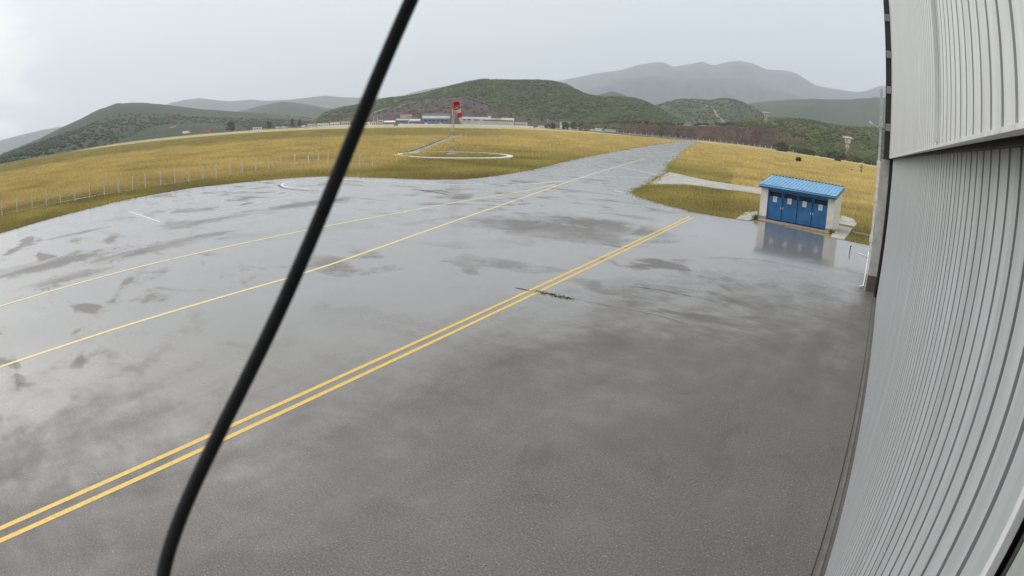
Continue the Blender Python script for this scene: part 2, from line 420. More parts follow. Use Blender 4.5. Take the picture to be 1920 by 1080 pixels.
b = MB(); b.box(-11000, 4000, -1500, 13500, -8, 1560); hz = b.build('haze', hm); tag(hz, 'pale rain haze lying over the plain and the far mountains', kind='stuff')

# ------------------------------------------------------------------ ground
APRON = [(-8.9, 46.2), (-9.21, 45.4), (-10.83, 44.9), (-14.47, 45.2), (-18.14, 47.6), (-21.66, 50.6), (-23.6, 53.75), (-24.75, 58.4), (-26.1, 64.0), (-29.3, 74.5), (-32.59, 87.6),
         (-39, 105), (-52, 149), (-83, 245), (-150, 470), (-176, 560), (-196, 560), (-146, 407), (-86.95, 202.9), (-60.13, 117.25), (-50, 86.3), (-43.1, 66.2), (-40.8, 57.1), (-39.9, 51.6),
         (-39.9, 48.3), (-42.4, 45.4), (-48.35, 43.6), (-53.5, 42.3), (-56.2, 39.2), (-57.6, 34.2), (-59.4, 27), (-58.2, 18.4), (-54.6, 9.9), (-51.7, 3.4), (-48, -8), (-44, -40), (6, -40), (6, 43.9), (-2.1, 43.9), (-3.27, 44.1)]
def smooth_poly(P, closed=True, it=2):
    for _ in range(it):
        Q = []
        for i in range(len(P)):
            a, b_ = P[i], P[(i + 1) % len(P)]
            Q += [(a[0] * .75 + b_[0] * .25, a[1] * .75 + b_[1] * .25), (a[0] * .25 + b_[0] * .75, a[1] * .25 + b_[1] * .75)]
        P = Q
    return P
def inside(x, y, P):
    P = np.asarray(P); r = np.zeros(np.shape(x), bool); n = len(P)
    for i in range(n):
        x1, y1 = P[i]; x2, y2 = P[(i + 1) % n]
        c = ((y1 > y) != (y2 > y)) & (x < (x2 - x1) * (y - y1) / ((y2 - y1) or 1e-12) + x1); r ^= c
    return r
def dist_poly(x, y, P):
    P = np.asarray(P); d = np.full(np.shape(x), 1e9)
    for i in range(len(P)):
        a = P[i]; e = P[(i + 1) % len(P)] - a; t = np.clip(((x - a[0]) * e[0] + (y - a[1]) * e[1]) / (e @ e + 1e-9), 0, 1)
        d = np.minimum(d, np.hypot(x - a[0] - t * e[0], y - a[1] - t * e[1]))
    return d
def jag(P, amp, step):
    Q = []
    for i in range(len(P)):
        a = Vector(P[i]); b_ = Vector(P[(i + 1) % len(P)]); L = (b_ - a).length; n = max(1, min(60, int(L / step)))
        nn = Vector((-(b_ - a).y, (b_ - a).x)).normalized() if L > 1e-6 else Vector((0, 0))
        for k in range(n):
            p = a.lerp(b_, k / n); w = noise.fractal(Vector((p.x * .7, p.y * .7, 3.1)), 1.0, 2.0, 3) * amp
            Q.append(((p + nn * w).x, (p + nn * w).y))
    return Q
AP = jag(APRON, .16, .9)
b = MB(); b.prism([(p[0], p[1]) for p in AP], -.30, 0.0); tag(b.build('asphalt_apron', M['asphalt']), 'wet grey asphalt apron and taxiway', kind='structure')

EDGE = [(-180, 500), (-90, 470), (-80, 500), (-71, 900), (-60, 930), (-50, 920), (-40, 815), (-35, 880), (-30, 800), (-25, 640), (-20.5, 510), (-17, 800), (-13, 1000), (-9, 760), (-4.7, 690), (0, 900), (30, 900), (180, 600)]
def edge(az): return np.interp(az, [e[0] for e in EDGE], [e[1] for e in EDGE])
def sst(x, a, b_):
    t = np.clip((x - a) / (b_ - a), 0, 1); return t * t * (3 - 2 * t)
def zones(x, y):
    r = np.hypot(x, y); az = np.degrees(np.arctan2(x, y)); el = np.degrees(np.arctan2(6.0, r))
    tt = sst(az, -50, -40); lo_ = 4.3 * (1 - tt) + 2.2 * tt; hi_ = 4.8 * (1 - tt) + 3.8 * tt
    g = np.where(az < -14, np.clip((el - lo_) / (hi_ - lo_), 0, 1), sst(el, 4.0, 6.5))
    g = g + .3 * sst(el, 1.5, 3.5) * sst(az, -48, -40) * (az < -25)
    left = sst(-az, 30, 40)
    p = left * sst(el, .72, .48); o = left * sst(el, 1.55, 1.2) * (1 - p)
    E_ = edge(az); s = sst(r, E_, E_ * 1.02)
    return np.clip(g, 0, 1), p * .9, o * .9, s
azs = np.concatenate([np.arange(-180, -110, 3.0), np.arange(-110, 25, .5), np.arange(25, 180, 3.0)])
rs = np.concatenate([np.linspace(4, 40, 13)[:-1], np.geomspace(40, 1300, 130), np.geomspace(1350, 14000, 12)])
A_, R_ = np.meshgrid(np.radians(azs), rs, indexing='ij'); gx, gy = np.sin(A_) * R_, np.cos(A_) * R_
gz = np.full(gx.shape, -.05)
for i in range(gx.shape[0]):
    for j in range(gx.shape[1]):
        if 45 < R_[i, j] < 1250:
            gz[i, j] = -.05 - .11 * (1 + noise.fractal(Vector((gx[i, j] * .035, gy[i, j] * .035, 0)), 1.0, 2.0, 3)) * min(1, (R_[i, j] - 45) / 25)
gz = np.minimum(gz, -.03); gz = np.where(R_ > 1400, -1.0, gz)
na, nr = gx.shape; V = np.stack([gx.ravel(), gy.ravel(), gz.ravel()], 1); V = np.vstack([V, [[0, 0, -.05]]])
I = np.arange(na * nr).reshape(na, nr); I2 = np.roll(I, -1, 0)
Q = np.stack([I[:, :-1], I[:, 1:], I2[:, 1:], I2[:, :-1]], -1).reshape(-1, 4)[:, ::-1]
col = np.stack(list(zones(V[:, 0], V[:, 1])), 1)
gr = npmesh('ground', V, Q, [M['grass']], col); tag(gr, 'dry golden grass plain of the airfield', kind='structure')

def ribbon(pts, w, z, closed=False):
    """flat strip along a polyline; returns the outline as quads"""
    pts = [Vector((p[0], p[1])) for p in pts]; n = len(pts); m = MB(); L = []
    for i, p in enumerate(pts):
        a = pts[i - 1] if (i or closed) else p; c = pts[(i + 1) % n] if (i < n - 1 or closed) else p
        t = (c - a).normalized(); nn = Vector((-t.y, t.x)); ww = (w[i] if isinstance(w, (list, tuple)) else w) / 2
        L += [(p.x + nn.x * ww, p.y + nn.y * ww, z), (p.x - nn.x * ww, p.y - nn.y * ww, z)]
    fs = [(2 * i + 1, (2 * i + 3) % (2 * n), (2 * i + 2) % (2 * n), 2 * i) for i in range(n if closed else n - 1)]
    m.add(L, fs); return m
def resample(pts, step):
    pts = [Vector((p[0], p[1], 0)) for p in pts]; out = []
    for i in range(len(pts) - 1):
        p0, p1, p2, p3 = pts[max(i - 1, 0)], pts[i], pts[i + 1], pts[min(i + 2, len(pts) - 1)]
        n = max(2, int((p2 - p1).length / step))
        for k in range(n):
            t = k / n
            out.append(.5 * ((2 * p1) + (p2 - p0) * t + (2 * p0 - 5 * p1 + 4 * p2 - p3) * t * t + (3 * p1 - p0 - 3 * p2 + p3) * t ** 3))
    out.append(pts[-1]); return [(p.x, p.y) for p in out]
def marking(name, pts, w, mat, z=.004, kindlabel=None):
    o = ribbon(pts, w, z).build(name, mat); tag(o, kindlabel, kind='structure'); return o
# painted lines
D1 = [(-9.3, -8), (-9.93, -.94), (-11.9, 20.9), (-13.87, 42.5)]; D2 = [(-8.9, -8), (-9.55, -1.03), (-11.55, 20.8), (-13.55, 42.6)]
marking('yellow_line', resample(D1, 1.0), .135, M['yellow']); marking('yellow_line', resample(D2, 1.0), .135, M['yellow'])
ML = [(-18.0, -9), (-18.53, .44), (-18.98, 5.32), (-19.51, 11.2), (-19.85, 14), (-20.95, 18.7), (-23.94, 29.3), (-27.37, 41.1), (-31.7, 55.1), (-36.2, 70.5), (-41.2, 88), (-46.6, 107), (-50.5, 121)]
marking('yellow_line', resample(ML, 1.0), .17, M['yellow_pale'])
OL = [(-25.8, -7), (-26.3, 1.3), (-26.77, 5.65), (-27.17, 9.26), (-27.39, 12.4), (-27.6, 16.3), (-27.95, 21.4), (-28.35, 27.8), (-28.9, 34), (-29.2, 38.6), (-30.0, 46.0), (-31.4, 52.5)]
marking('yellow_line', resample(OL, 1.0), .18, M['yellow_pale'], .0055)
marking('white_line', resample([(-54.0, 38.6), (-49.5, 40.2), (-45.3, 41.0), (-41.3, 42.1), (-37.4, 43.7), (-34.7, 46.3), (-33.0, 50.5), (-32.7, 56.5)], 1.0), .2, M['white_line'], .0065)
marking('white_line', resample([(-33.7, 61.8), (-33.1, 65.5), (-31.2, 69.6), (-28.6, 73.2)], 1.0), .22, M['white_line'], .0065)
marking('white_line', resample([(-40.6, 86.8), (-35.3, 82.4), (-30.1, 78.0)], 1.0), .22, M['white_line'], .0065)
marking('white_line', resample([(-53.4, 40.9), (-53.6, 38.0), (-52.3, 34.6), (-49.6, 32.7), (-46.4, 32.6), (-43.4, 33.0)], .6), .2, M['white_line'], .007)
marking('white_line', [(-48.8, 15.7), (-39.8, 15.3)], .13, M['white_line'], .007)
marking('white_line', resample([(-48.6, 16.0), (-48.3, 22), (-47.9, 28.5), (-48.2, 36.5)], 1.0), .12, M['white_line'], .008)
marking('white_line', resample([(-40.2, 20.0), (-40.8, 24.2), (-42.2, 31.0)], 1.0), .12, M['white_line'], .008)
marking('white_line', [(-25.0, 52.6), (-23.8, 52.3)], .35, M['white_line'], .008)
# cracks
def crack(pts, w):
    P = resample(pts, .15); P = [(x + noise.noise(Vector((x * 2.2, y * 2.2, 1))) * .06, y + noise.noise(Vector((x * 2.2, y * 2.2, 8))) * .06) for x, y in P]
    ww = [w * max(.25, 1 + .8 * noise.noise(Vector((q[0] * 3, q[1] * 3, 4)))) for q in P]; o = ribbon(P, ww, .0075).build('pavement_crack', M['crack']); tag(o, kind='structure')
crack([(-12.0, 17.85), (-11.5, 18.0), (-10.6, 18.1), (-9.9, 18.1), (-8.3, 18.15), (-6.8, 18.3), (-5.5, 18.0)], .014)
crack([(-12.2, 17.9), (-11.65, 17.95)], .09)
crack([(-9.0, 21.1), (-7.8, 21.4), (-6.6, 21.4)], .04)
crack([(-37.4, 38.1), (-35.5, 38.1), (-32.5, 37.4)], .22)
crack([(-8.2, 29.0), (-7, 30.2), (-5.5, 30.9), (-3, 30.6)], .03)
crack([(-51.5, 33.2), (-47.5, 31.6), (-43.5, 31.9)], .16)
o = ribbon([(.42, -4), (.42, 6.0), (.43, 9), (.44, 12), (.45, 14.5), (.455, 20), (.46, 27)], .02, .0075).build('pavement_joint', M['crack']); tag(o, kind='structure')
# dark strip along the grass edge
lip = [p for p in AP if p[1] > 3 and p[1] < 240 and not (p[1] < 46 and p[0] > -8)]
o = ribbon(AP, .22, -.012, True).build('dark_edge', M['verge']); tag(o, 'dark strip along the apron edge', kind='structure')
# concrete paths and slabs
def slab(name, poly, z1, mat, z0=-.3, label=None):
    m = MB(); m.prism(poly, z0, z1); return tag(m.build(name, mat), label, kind='structure')
slab('concrete_path', resample([(-25.4, 62.0), (-28.9, 74), (-32.3, 87.2), (-31.2, 86.6), (-28.03, 83.66), (-22.9, 80.1), (-16.5, 79.6), (-9, 79.6), (-9, 70.8), (-14.5, 70.8), (-18.6, 69.9), (-23.2, 69.4), (-25.0, 66.3)], 1.5), -.006, M['pale_concrete'])
slab('concrete_slab', [(-2.15, 43.9), (-3.2, 44.2), (-3.5, 52.2), (-1.9, 52.0), (-2.0, 47.5)], .03, M['pale_concrete'])
slab('concrete_slab', [(-3.4, 53.6), (-1.75, 53.4), (-1.7, 56.5), (-2.3, 60.0), (-3.6, 61)], .05, M['pale_concrete'])
slab('concrete_slab', [(-10.9, 45.05), (-9.95, 45.3), (-9.85, 48.6), (-10.75, 52.4), (-11.4, 50)], .03, M['pale_concrete'])
slab('gravel_strip', [(.47, -12), (.56, -12), (.56, 28.2), (.52, 28.2)], .025, M['tar'])
slab('dirt_track', resample([(-69.5, 3), (-69.3, 20), (-69.6, 31), (-71.5, 41), (-73.3, 49), (-72.6, 49.2), (-70.6, 41), (-68.8, 31), (-68.5, 20), (-68.7, 3)], 2), -.02, M['dirt'])
tw = ribbon(resample([(-77.5, 77.5), (-84, 86.5), (-97.5, 104.4), (-127.3, 143.4), (-156.6, 182.7), (-206.3, 253.6), (-292, 372)], 6), 3.0, .01).build('dirt_track', M['dirt']); tag(tw, kind='structure')
tw = ribbon(resample([(-79.6, 78.5), (-86, 87.5), (-99.5, 106), (-129.3, 145), (-158.6, 184.2), (-208.3, 255), (-294, 373)], 6), .9, .02).build('dark_edge', M['verge']); tag(tw, kind='structure')
# far perimeter road by the end of the taxiway
tw = ribbon(resample([(-460, 900), (-380, 780), (-300, 690), (-215, 615), (-175, 585), (-130, 590), (-90, 640)], 20), 12, .03).build('perimeter_road', M['pale_concrete']); tag(tw, kind='structure')
tw = ribbon(resample([(-690, 210), (-790, 330), (-870, 430), (-930, 520)], 20), 16, .5).build('perimeter_road', M['pale_concrete']); tag(tw, kind='structure')

# grass tufts (uncountable)
def tufts(name, az0, az1, r0, r1, n, label, hs=1.0):
    az = rng.uniform(az0, az1, n * 2); r = np.exp(rng.uniform(math.log(r0), math.log(r1), n * 2))
    x, y = np.sin(np.radians(az)) * r, np.cos(np.radians(az)) * r
    ok = ~inside(x, y, APRON)
    for P in ([(-25.4, 62.0), (-32.5, 87.6), (-22, 80.6), (-9, 80), (-9, 70.4), (-18.6, 69.5), (-23.2, 69.0)], [(-2.0, 43.5), (-3.4, 43.5), (-3.6, 61), (-1.6, 61)], [(-11.4, 44), (-2.9, 44), (-2.9, 52), (-10.6, 53)], [(-69.5, 3), (-69.6, 31), (-73.3, 49), (-72.3, 49.2), (-68.6, 31), (-68.5, 3)]):
        ok &= ~inside(x, y, P)
    rr = np.hypot(x + 70.0, y - 82.0); ok &= ~((rr > 9.2) & (rr < 10.7))
    d = dist_poly(x, y, [(-77.5, 77.5), (-97.5, 104.4), (-156.6, 182.7), (-292, 372), (-156.6, 182.7), (-97.5, 104.4)]); ok &= d > 2.0
    ok &= ~((x > -.3) & (y < 31))
    x, y, r, az = [q[ok][:n] for q in (x, y, r, az)]; n = len(x)
    g, p, o_, s = zones(x, y); dens = np.array([noise.fractal(Vector((a * .09, c * .09, 5)), 1.0, 2.0, 4) * 1.25 for a, c in zip(x, y)])
    near = sst(r, 40, 120)
    h = (.16 + .38 * (1 - g) * near) * rng.uniform(.55, 1.25, n) * (1 + .5 * dens) * hs; h = np.maximum(h, .06)
    w = (.035 + r * .0008) * rng.uniform(.6, 1.4, n); nb = 5
    lum = rng.uniform(1.05, 1.38, n) * (1 + .35 * dens)
    cg = np.outer(np.ones(n), GOLD) * lum[:, None]; cgr = np.outer(np.ones(n), (.36, .30, .105)) * lum[:, None]
    mixg = np.clip(g + .35 * np.clip(dens, -.5, 1) + .1, 0, 1)[:, None]
    c = cg * (1 - mixg) + cgr * mixg
    c = c * (1 - (o_ * .8)[:, None]) + (o_ * .8)[:, None] * np.array(OLIVE) * lum[:, None]
    c = c * (1 - (p * .8)[:, None]) + (p * .8)[:, None] * np.array(PALE) * lum[:, None]
    V, cols = [], []
    sp = np.minimum(.10 + r * .004, .9)
    for k in range(nb):
        a = rng.uniform(0, 2 * math.pi, n); bx = x + rng.normal(0, 1, n) * sp; by = y + rng.normal(0, 1, n) * sp
        dx, dy = np.cos(a) * w * .5, np.sin(a) * w * .5; hh = h * rng.uniform(.6, 1.1, n); lx, ly = rng.normal(0, .35, n) * hh, rng.normal(0, .35, n) * hh
        z0 = np.full(n, -.12)
        V.append(np.stack([np.stack([bx - dx, by - dy, z0], 1), np.stack([bx + dx, by + dy, z0], 1), np.stack([bx + lx, by + ly, hh], 1)], 1))
        ck = np.concatenate([c, np.ones((n, 1))], 1) * np.concatenate([np.repeat(rng.uniform(.8, 1.15, (n, 1)), 3, 1), np.ones((n, 1))], 1)
        cols.append(np.repeat(ck[:, None, :], 3, 1))
    V = np.concatenate(V).reshape(-1, 3); cols = np.concatenate(cols).reshape(-1, 4)
    o = npmesh(name, V, np.arange(len(V)).reshape(-1, 3), [M['tuft']], cols); tag(o, label, kind='stuff'); return o
tufts('grass', -88, -20, 50, 560, 170000, 'long dry golden grass of the field left of the taxiway')
tufts('grass', -25, 1.5, 44, 520, 60000, 'short grass between the shed and the taxiway and the field behind it')

# ------------------------------------------------------------------ hills
def hill(name, prof, d0, d1, d2, mat, label, rough=.10, ridge=.03, steps=14, shape=1.0, seed=0.0, daz=.2, nscale=None):
    az = np.arange(prof[0][0], prof[-1][0] + 1e-6, daz); el = np.interp(az, [p[0] for p in prof], [p[1] for p in prof])
    k = np.array([1, 2, 1]) / 4; el = np.convolve(np.pad(el, 1, mode='edge'), k, 'valid')
    zr = CAMZ + d1 * np.tan(np.radians(el)); zr = np.maximum(zr, -1)
    dd0 = d0 if callable(d0) else (lambda a: d0)
    V = []; ns = nscale or 6.0 / (d1 - dd0(az[0]))
    for i, a in enumerate(az):
        f0 = dd0(a)
        for j in range(steps + 1):
            t = j / steps; D = f0 + (d1 - f0) * t; s = (t ** shape) * (1.0 if shape != 1.0 else (1.5 * t - .5 * t ** 3) / max(t, 1e-6) * 1.0) if t > 0 else 0
            p = pol(a, D); nz = noise.fractal(Vector((p.x * ns, p.y * ns, seed)), 1.0, 2.0, 5)
            env = 4 * t * (1 - t)
            z = zr[i] * s * (1 + 0) + zr[i] * rough * nz * env * 2
            z = min(z, zr[i] * (.62 + .38 * t)) if zr[i] > 0 else z
            if j == steps: z = zr[i] + max(zr[i], 8) * ridge * noise.fractal(Vector((p.x * ns * 6, p.y * ns * 6, seed + 9)), 1.0, 2.0, 4) * .6
            V.append((p.x, p.y, z if j else -3.0))
        for t in (.33, .66, 1.0):
            D = d1 + (d2 - d1) * t; p = pol(a, D); V.append((p.x, p.y, zr[i] * (1 - t) ** 1.2 if t < 1 else -3.0))
    m = steps + 4; n = len(az); I = np.arange(n * m).reshape(n, m)
    Q = np.stack([I[:-1, :-1], I[:-1, 1:], I[1:, 1:], I[1:, :-1]], -1).reshape(-1, 4)[:, ::-1]
    o = npmesh(name, V, Q, [mat] if not isinstance(mat, list) else mat)
    o.data.polygons.foreach_set('use_smooth', np.ones(len(Q), bool)); tag(o, label, kind='structure')
    return o, np.array(V).reshape(n, m, 3), steps
left_far=[(-96,-.2),(-92,.3),(-89.45,0.64),(-85.76,1.58),(-83.37,1.72),(-81.03,1.84),(-79.01,1.86),(-77.01,1.5),(-72.55,-0.12)]
left_hill=[(-96,-.7),(-88.23,-0.5),(-85.76,0.31),(-83.66,0.6),(-81.31,0.98),(-79.29,1.43),(-77.02,1.96),(-75.08,2.56),(-73.15,2.93),(-71.51,2.9),(-69.87,2.76),(-67.18,2.28),(-64.52,1.8),(-61.9,1.46),(-58.27,1.05),(-54.68,0.55),(-51.13,-0.05),(-50.11,-0.36)]
left_low=[(-75.32,-0.3),(-72.55,0.47),(-70.37,0.82),(-67.68,0.81),(-65.02,0.63),(-61.87,0.22),(-59.79,-0.15)]
mid_hill=[(-66,.6),(-64.51,1.09),(-62.41,1.28),(-60.86,1.52),(-58.8,1.9),(-56.76,2.19),(-54.71,1.87),(-52.68,1.4),(-50.15,0.95),(-47.12,0.29)]
far_ridge=[(-71.48,1.9),(-69.33,2.39),(-67.73,2.79),(-66.4,2.95),(-64.82,3.02),(-63.5,2.75),(-61.92,2.49),(-59.85,2.53),(-58.3,2.32),(-56.25,2.32),(-54.22,2.46),(-52.71,2.6),(-51.19,2.39),(-49.68,2.3),(-48.18,2.38),(-46.17,2),(-45.16,1.38)]
far_peak=[(-49.5,.9),(-48.15,1.41),(-46.18,2.15),(-44.7,2.7),(-43.23,3.06),(-41.75,3.33),(-40.76,3.34),(-38.75,2.56),(-37.23,1.48)]
main_hill=[(-54.2,-.2),(-53.66,0.15),(-52.66,0.92),(-51.16,1.33),(-48.66,1.67),(-47.18,2.1),(-45.19,2.3),(-43.71,2.56),(-42.23,2.96),(-40.76,3.38),(-39.29,3.76),(-38.06,4.0),(-36.82,3.98),(-34.85,4.0),(-32.87,4.1),(-31.39,4.04),(-30.29,3.8),(-29.38,3.36),(-28.38,2.96),(-26.88,2.82),(-25.39,2.95),(-23.9,2.92),(-22.89,2.7),(-21.36,2.08),(-20.08,1.45),(-18.79,0.8),(-17.2,.1)]
back_knob=[(-30,1.5),(-28.85,2.35),(-27.38,3.05),(-26.16,3.49),(-25.16,3.36),(-23.89,2.89),(-22.87,2.26),(-21.5,1.2)]
right_hill=[(-25.5,.2),(-23.81,0.92),(-22.6,1.88),(-21.38,2.64),(-19.39,3.23),(-18.39,3.3),(-16.87,3.33),(-15.86,3.6),(-15,3.73),(-13.82,3.55),(-12.26,2.98),(-11.2,2.35),(-10.13,1.58),(-8.5,.6)]
right_ridge=[(-18,1.2),(-16.31,2.12),(-14.32,3.09),(-12.8,3.62),(-10.24,4.13),(-7.13,4.64),(-3.97,5.03),(-0.22,5.79),(2.51,6.12),(5.87,5.5),(12,3)]
mountain=[(-36,2.2),(-33.33,3.24),(-31.39,4.1),(-29.42,4.61),(-27.45,5.14),(-25.48,5.53),(-23.5,6.25),(-21.91,6.62),(-21.26,6.63),(-20.39,6.3),(-18.49,6.78),(-17.63,7.09),(-16.71,6.75),(-15.45,7.19),(-14.18,7.52),(-12.79,7.37),(-11.34,6.93),(-9.79,7.09),(-8.75,7),(-7.69,6.52),(-6.64,6.06),(-5.05,5.98),(-2.92,5.98),(-1.85,6.14),(-0.24,6.93),(1.95,7.32),(4.72,7.02),(8.13,6.38),(14,5)]
front_mt=[(-31,2.0),(-28,3.6),(-25,4.7),(-22,5.35),(-20,5.1),(-17,5.5),(-14,5.75),(-11.5,5.4),(-9,5.0),(-6,4.2),(-2,4.0),(3,4.6),(8,3.0)]
quarry=[(-54.5,-.3),(-53.15,0.13),(-51.14,0.42),(-48.63,0.75),(-45.16,1.5),(-43.18,1.95),(-41.21,2.2),(-39.98,2.4),(-38.73,2.0),(-36.23,1.25),(-33.24,0.7),(-30.26,0.3),(-28.75,-0.08)]
bank=[(-28.9,-.3),(-28.51,-0.07),(-27.77,0.28),(-25.3,0.62),(-21.81,0.80),(-18.29,0.95),(-15.26,1.33),(-12.22,1.75),(-10.15,1.6),(-8.05,1.2),(-5.9,0.5),(-4.5,-0.1)]
shrubhill=[(-20.5,-.2),(-18.77,0.35),(-16.77,1.01),(-13.75,1.72),(-11.72,2.24),(-9.14,2.54),(-7.06,2.62),(-4.94,2.48),(-2.81,2.6),(-0.13,2.92),(2.6,3.0),(5.96,2.9),(9.42,2.2),(13,0)]
hill('mountains', mountain, 8200, 11000, 13000, M['h_mount'], 'pale grey mountain chain fading in the rain', .10, .003, 18, seed=1)
hill('mountains', front_mt, 6500, 8200, 9200, M['h_mount'], 'grey lower spur in front of the mountain chain', .10, .004, 14, seed=4)
hill('hills', far_ridge, 7000, 9000, 10000, M['h_far'], 'pale blue far ridge', .08, .012, 10, seed=2)
hill('hills', left_far, 7000, 8800, 9800, M['h_far'], 'pale ridge at the left edge', .08, .01, 10, seed=3)
hill('hills', far_peak, 6500, 8200, 9200, M['h_far'], 'pale peak behind the wooded hill', .08, .012, 10, seed=5)
hill('hills', mid_hill, 3000, 4200, 5000, M['h_far'], 'grey green hill behind the far trees', .08, .012, 10, seed=6)
_, LH, ls = hill('hills', left_hill, lambda a: float(np.interp(a, (-96, -80, -70, -50), (640, 680, 1100, 1500))), 2900, 3600, M['h_left'], 'long dark wooded hill on the left', .06, .015, 16, seed=7)
hill('hills', left_low, 950, 1500, 1800, M['h_left'], 'low dark slope under the left hill', .10, .03, 10, seed=8)
hill('hills', right_ridge, 2400, 4200, 5000, M['h_left'], 'dark green ridge behind the tower', .05, .006, 14, seed=9)
hill('hills', back_knob, 2500, 3400, 4000, M['h_far'], 'green knoll behind the wooded hill', .06, .02, 10, seed=10)
_, RH, rsn = hill('hills', right_hill, 1500, 2400, 3000, M['h_right'], 'olive hill with a pale cut line', .09, .02, 16, seed=11)
_, MH, ms = hill('hills', main_hill, 1060, 1750, 2300, M['h_main'], 'green wooded hill beyond the airfield', .10, .02, 20, seed=12, daz=.12)
_, QH, qs = hill('hills', quarry, 950, 1180, 1500, M['h_quarry'], 'brown quarried slope behind the long factory', .14, .03, 14, seed=13, daz=.12)
_, BH, bs = hill('hills', bank, 790, 830, 960, [M['h_bank'], M['h_top']], 'red brown earth bank', .16, .05, 8, seed=14, daz=.1, nscale=.05)
idx = np.zeros(len(BH[:, 0]) - 1); me = bpy.data.objects[_.name].data
mi = np.zeros((BH.shape[0] - 1, BH.shape[1] - 1), np.int32); mi[:, bs:] = 1; mi[90:225, bs - 2:] = 1; me.polygons.foreach_set('material_index', mi.ravel())
_, SH, ss_ = hill('hills', shrubhill, lambda a: float(np.interp(a, (-20, -12, -6, 0, 10), (880, 900, 720, 760, 800))), 1120, 1500, M['h_shrub'], 'shrub covered hillside on the right', .10, .03, 16, seed=15, daz=.12)

# pale tracks over the hills
def surf(H, st, u, t):
    i = u * (H.shape[0] - 1); j = t * st; i0, j0 = min(int(i), H.shape[0] - 2), min(int(j), st - 1); fi, fj = i - i0, j - j0
    return (H[i0, j0] * (1 - fi) * (1 - fj) + H[i0 + 1, j0] * fi * (1 - fj) + H[i0, j0 + 1] * (1 - fi) * fj + H[i0 + 1, j0 + 1] * fi * fj)
def uaz(prof, az): return (az - prof[0][0]) / (prof[-1][0] - prof[0][0])
def hilltrack(H, st, prof, pts, w, lift=1.2):
    m = MB(); P = []
    for i in range(len(pts) - 1):
        for k in range(12):
            s = k / 12; P.append(Vector(surf(H, st, uaz(prof, pts[i][0] * (1 - s) + pts[i + 1][0] * s), pts[i][1] * (1 - s) + pts[i + 1][1] * s)) + Vector((0, 0, lift)))
    L = []
    for i, p in enumerate(P):
        t = (P[min(i + 1, len(P) - 1)] - P[max(i - 1, 0)]).normalized(); n = t.cross(Vector((0, 0, 1))).normalized(); n.z = 0
        L += [p + n * w / 2, p - n * w / 2]
    m.add(L, [(2 * i, 2 * i + 2, 2 * i + 3, 2 * i + 1) for i in range(len(P) - 1)]); tag(m.build('hill_track', M['track']), kind='structure')
hilltrack(RH, rsn, right_hill, [(-18.7, .97), (-17.5, .6), (-16.0, .3), (-14.6, .02)], 7, 2.5)
hilltrack(QH, qs, quarry, [(-49, .55), (-46.5, .75), (-43, .86), (-40, .95), (-38, .9), (-35, .85)], 7, 4)
hilltrack(QH, qs, quarry, [(-46, .35), (-42, .38), (-38, .45), (-33, .5), (-31, .6)], 5, 4)


# trees covering the hills, uncountable
ICO = None
def clump_template():
    t = (1 + 5 ** .5) / 2
    v = np.array([(-1, t, 0), (1, t, 0), (-1, -t, 0), (1, -t, 0), (0, -1, t), (0, 1, t), (0, -1, -t), (0, 1, -t), (t, 0, -1), (t, 0, 1), (-t, 0, -1), (-t, 0, 1)]) / math.hypot(1, t)
    f = np.array([(0, 11, 5), (0, 5, 1), (0, 1, 7), (0, 7, 10), (0, 10, 11), (1, 5, 9), (5, 11, 4), (11, 10, 2), (10, 7, 6), (7, 1, 8), (3, 9, 4), (3, 4, 2), (3, 2, 6), (3, 6, 8), (3, 8, 9), (4, 9, 5), (2, 4, 11), (6, 2, 10), (8, 6, 7), (9, 8, 1)])
    return v, f
TV, TF = clump_template()
def clumps(P, rad, colors, squash=.8):
    n = len(P); sc = rad[:, None, None] * (1 + rng.normal(0, .22, (n, 12, 1)))
    V = TV[None] * sc; V = V * np.array([1, 1, squash])[None, None]; V = V + P[:, None, :]
    F = TF[None] + (np.arange(n) * 12)[:, None, None]
    cv = colors[:, None, :] * rng.uniform(.75, 1.2, (n, 12, 1)); cv = np.concatenate([cv, np.ones((n, 12, 1))], 2)
    return V.reshape(-1, 3), F.reshape(-1, 3), cv.reshape(-1, 4)
def forest(name, H, st, prof, n, r, tmin, tmax, ca, cb, label, azmask=None, ridge=0, lift=.12, skip=None):
    P, rad, cc = [], [], []
    az0, az1 = prof[0][0], prof[-1][0]; k = 0
    while len(P) < n and k < n * 8:
        k += 1; az = random.uniform(az0, az1); t = random.uniform(tmin, tmax) if random.random() > .12 else random.uniform(.93, 1.0)
        if azmask and not azmask(az, t): continue
        p = surf(H, st, uaz(prof, az), t)
        d = noise.fractal(Vector((p[0] * .012, p[1] * .012, 2.0)), 1.0, 2.0, 3)
        if random.random() > .62 + d * .9: continue
        q = random.uniform(.55, 1.35); P.append((p[0], p[1], p[2] + r * q * (lift if t < .9 else .45))); rad.append(r * q)
        f = min(1, max(0, .5 + d * 1.3 + random.gauss(0, .2))); cc.append([ca[i] * (1 - f) + cb[i] * f for i in range(3)])
    V, F, cv = clumps(np.array(P), np.array(rad), np.array(cc)); o = npmesh(name, V, F, [M['leaf']], cv); tag(o, label, kind='stuff'); return o
DG, LG = (.036, .060, .013), (.098, .132, .026)
def qmask(az, t):
    z = np.interp(az, [p[0] for p in quarry], [p[1] for p in quarry]) if az < -28.75 else 0
    pp = surf(MH, ms, uaz(main_hill, az), t)
    return math.degrees(math.atan2(pp[2] + 3 - CAMZ, math.hypot(pp[0], pp[1]))) > z - .05
forest('woodland', MH, ms, main_hill, 15000, 3.1, .04, 1.0, DG, LG, 'scattered shrubs and low trees covering the green hill', qmask)
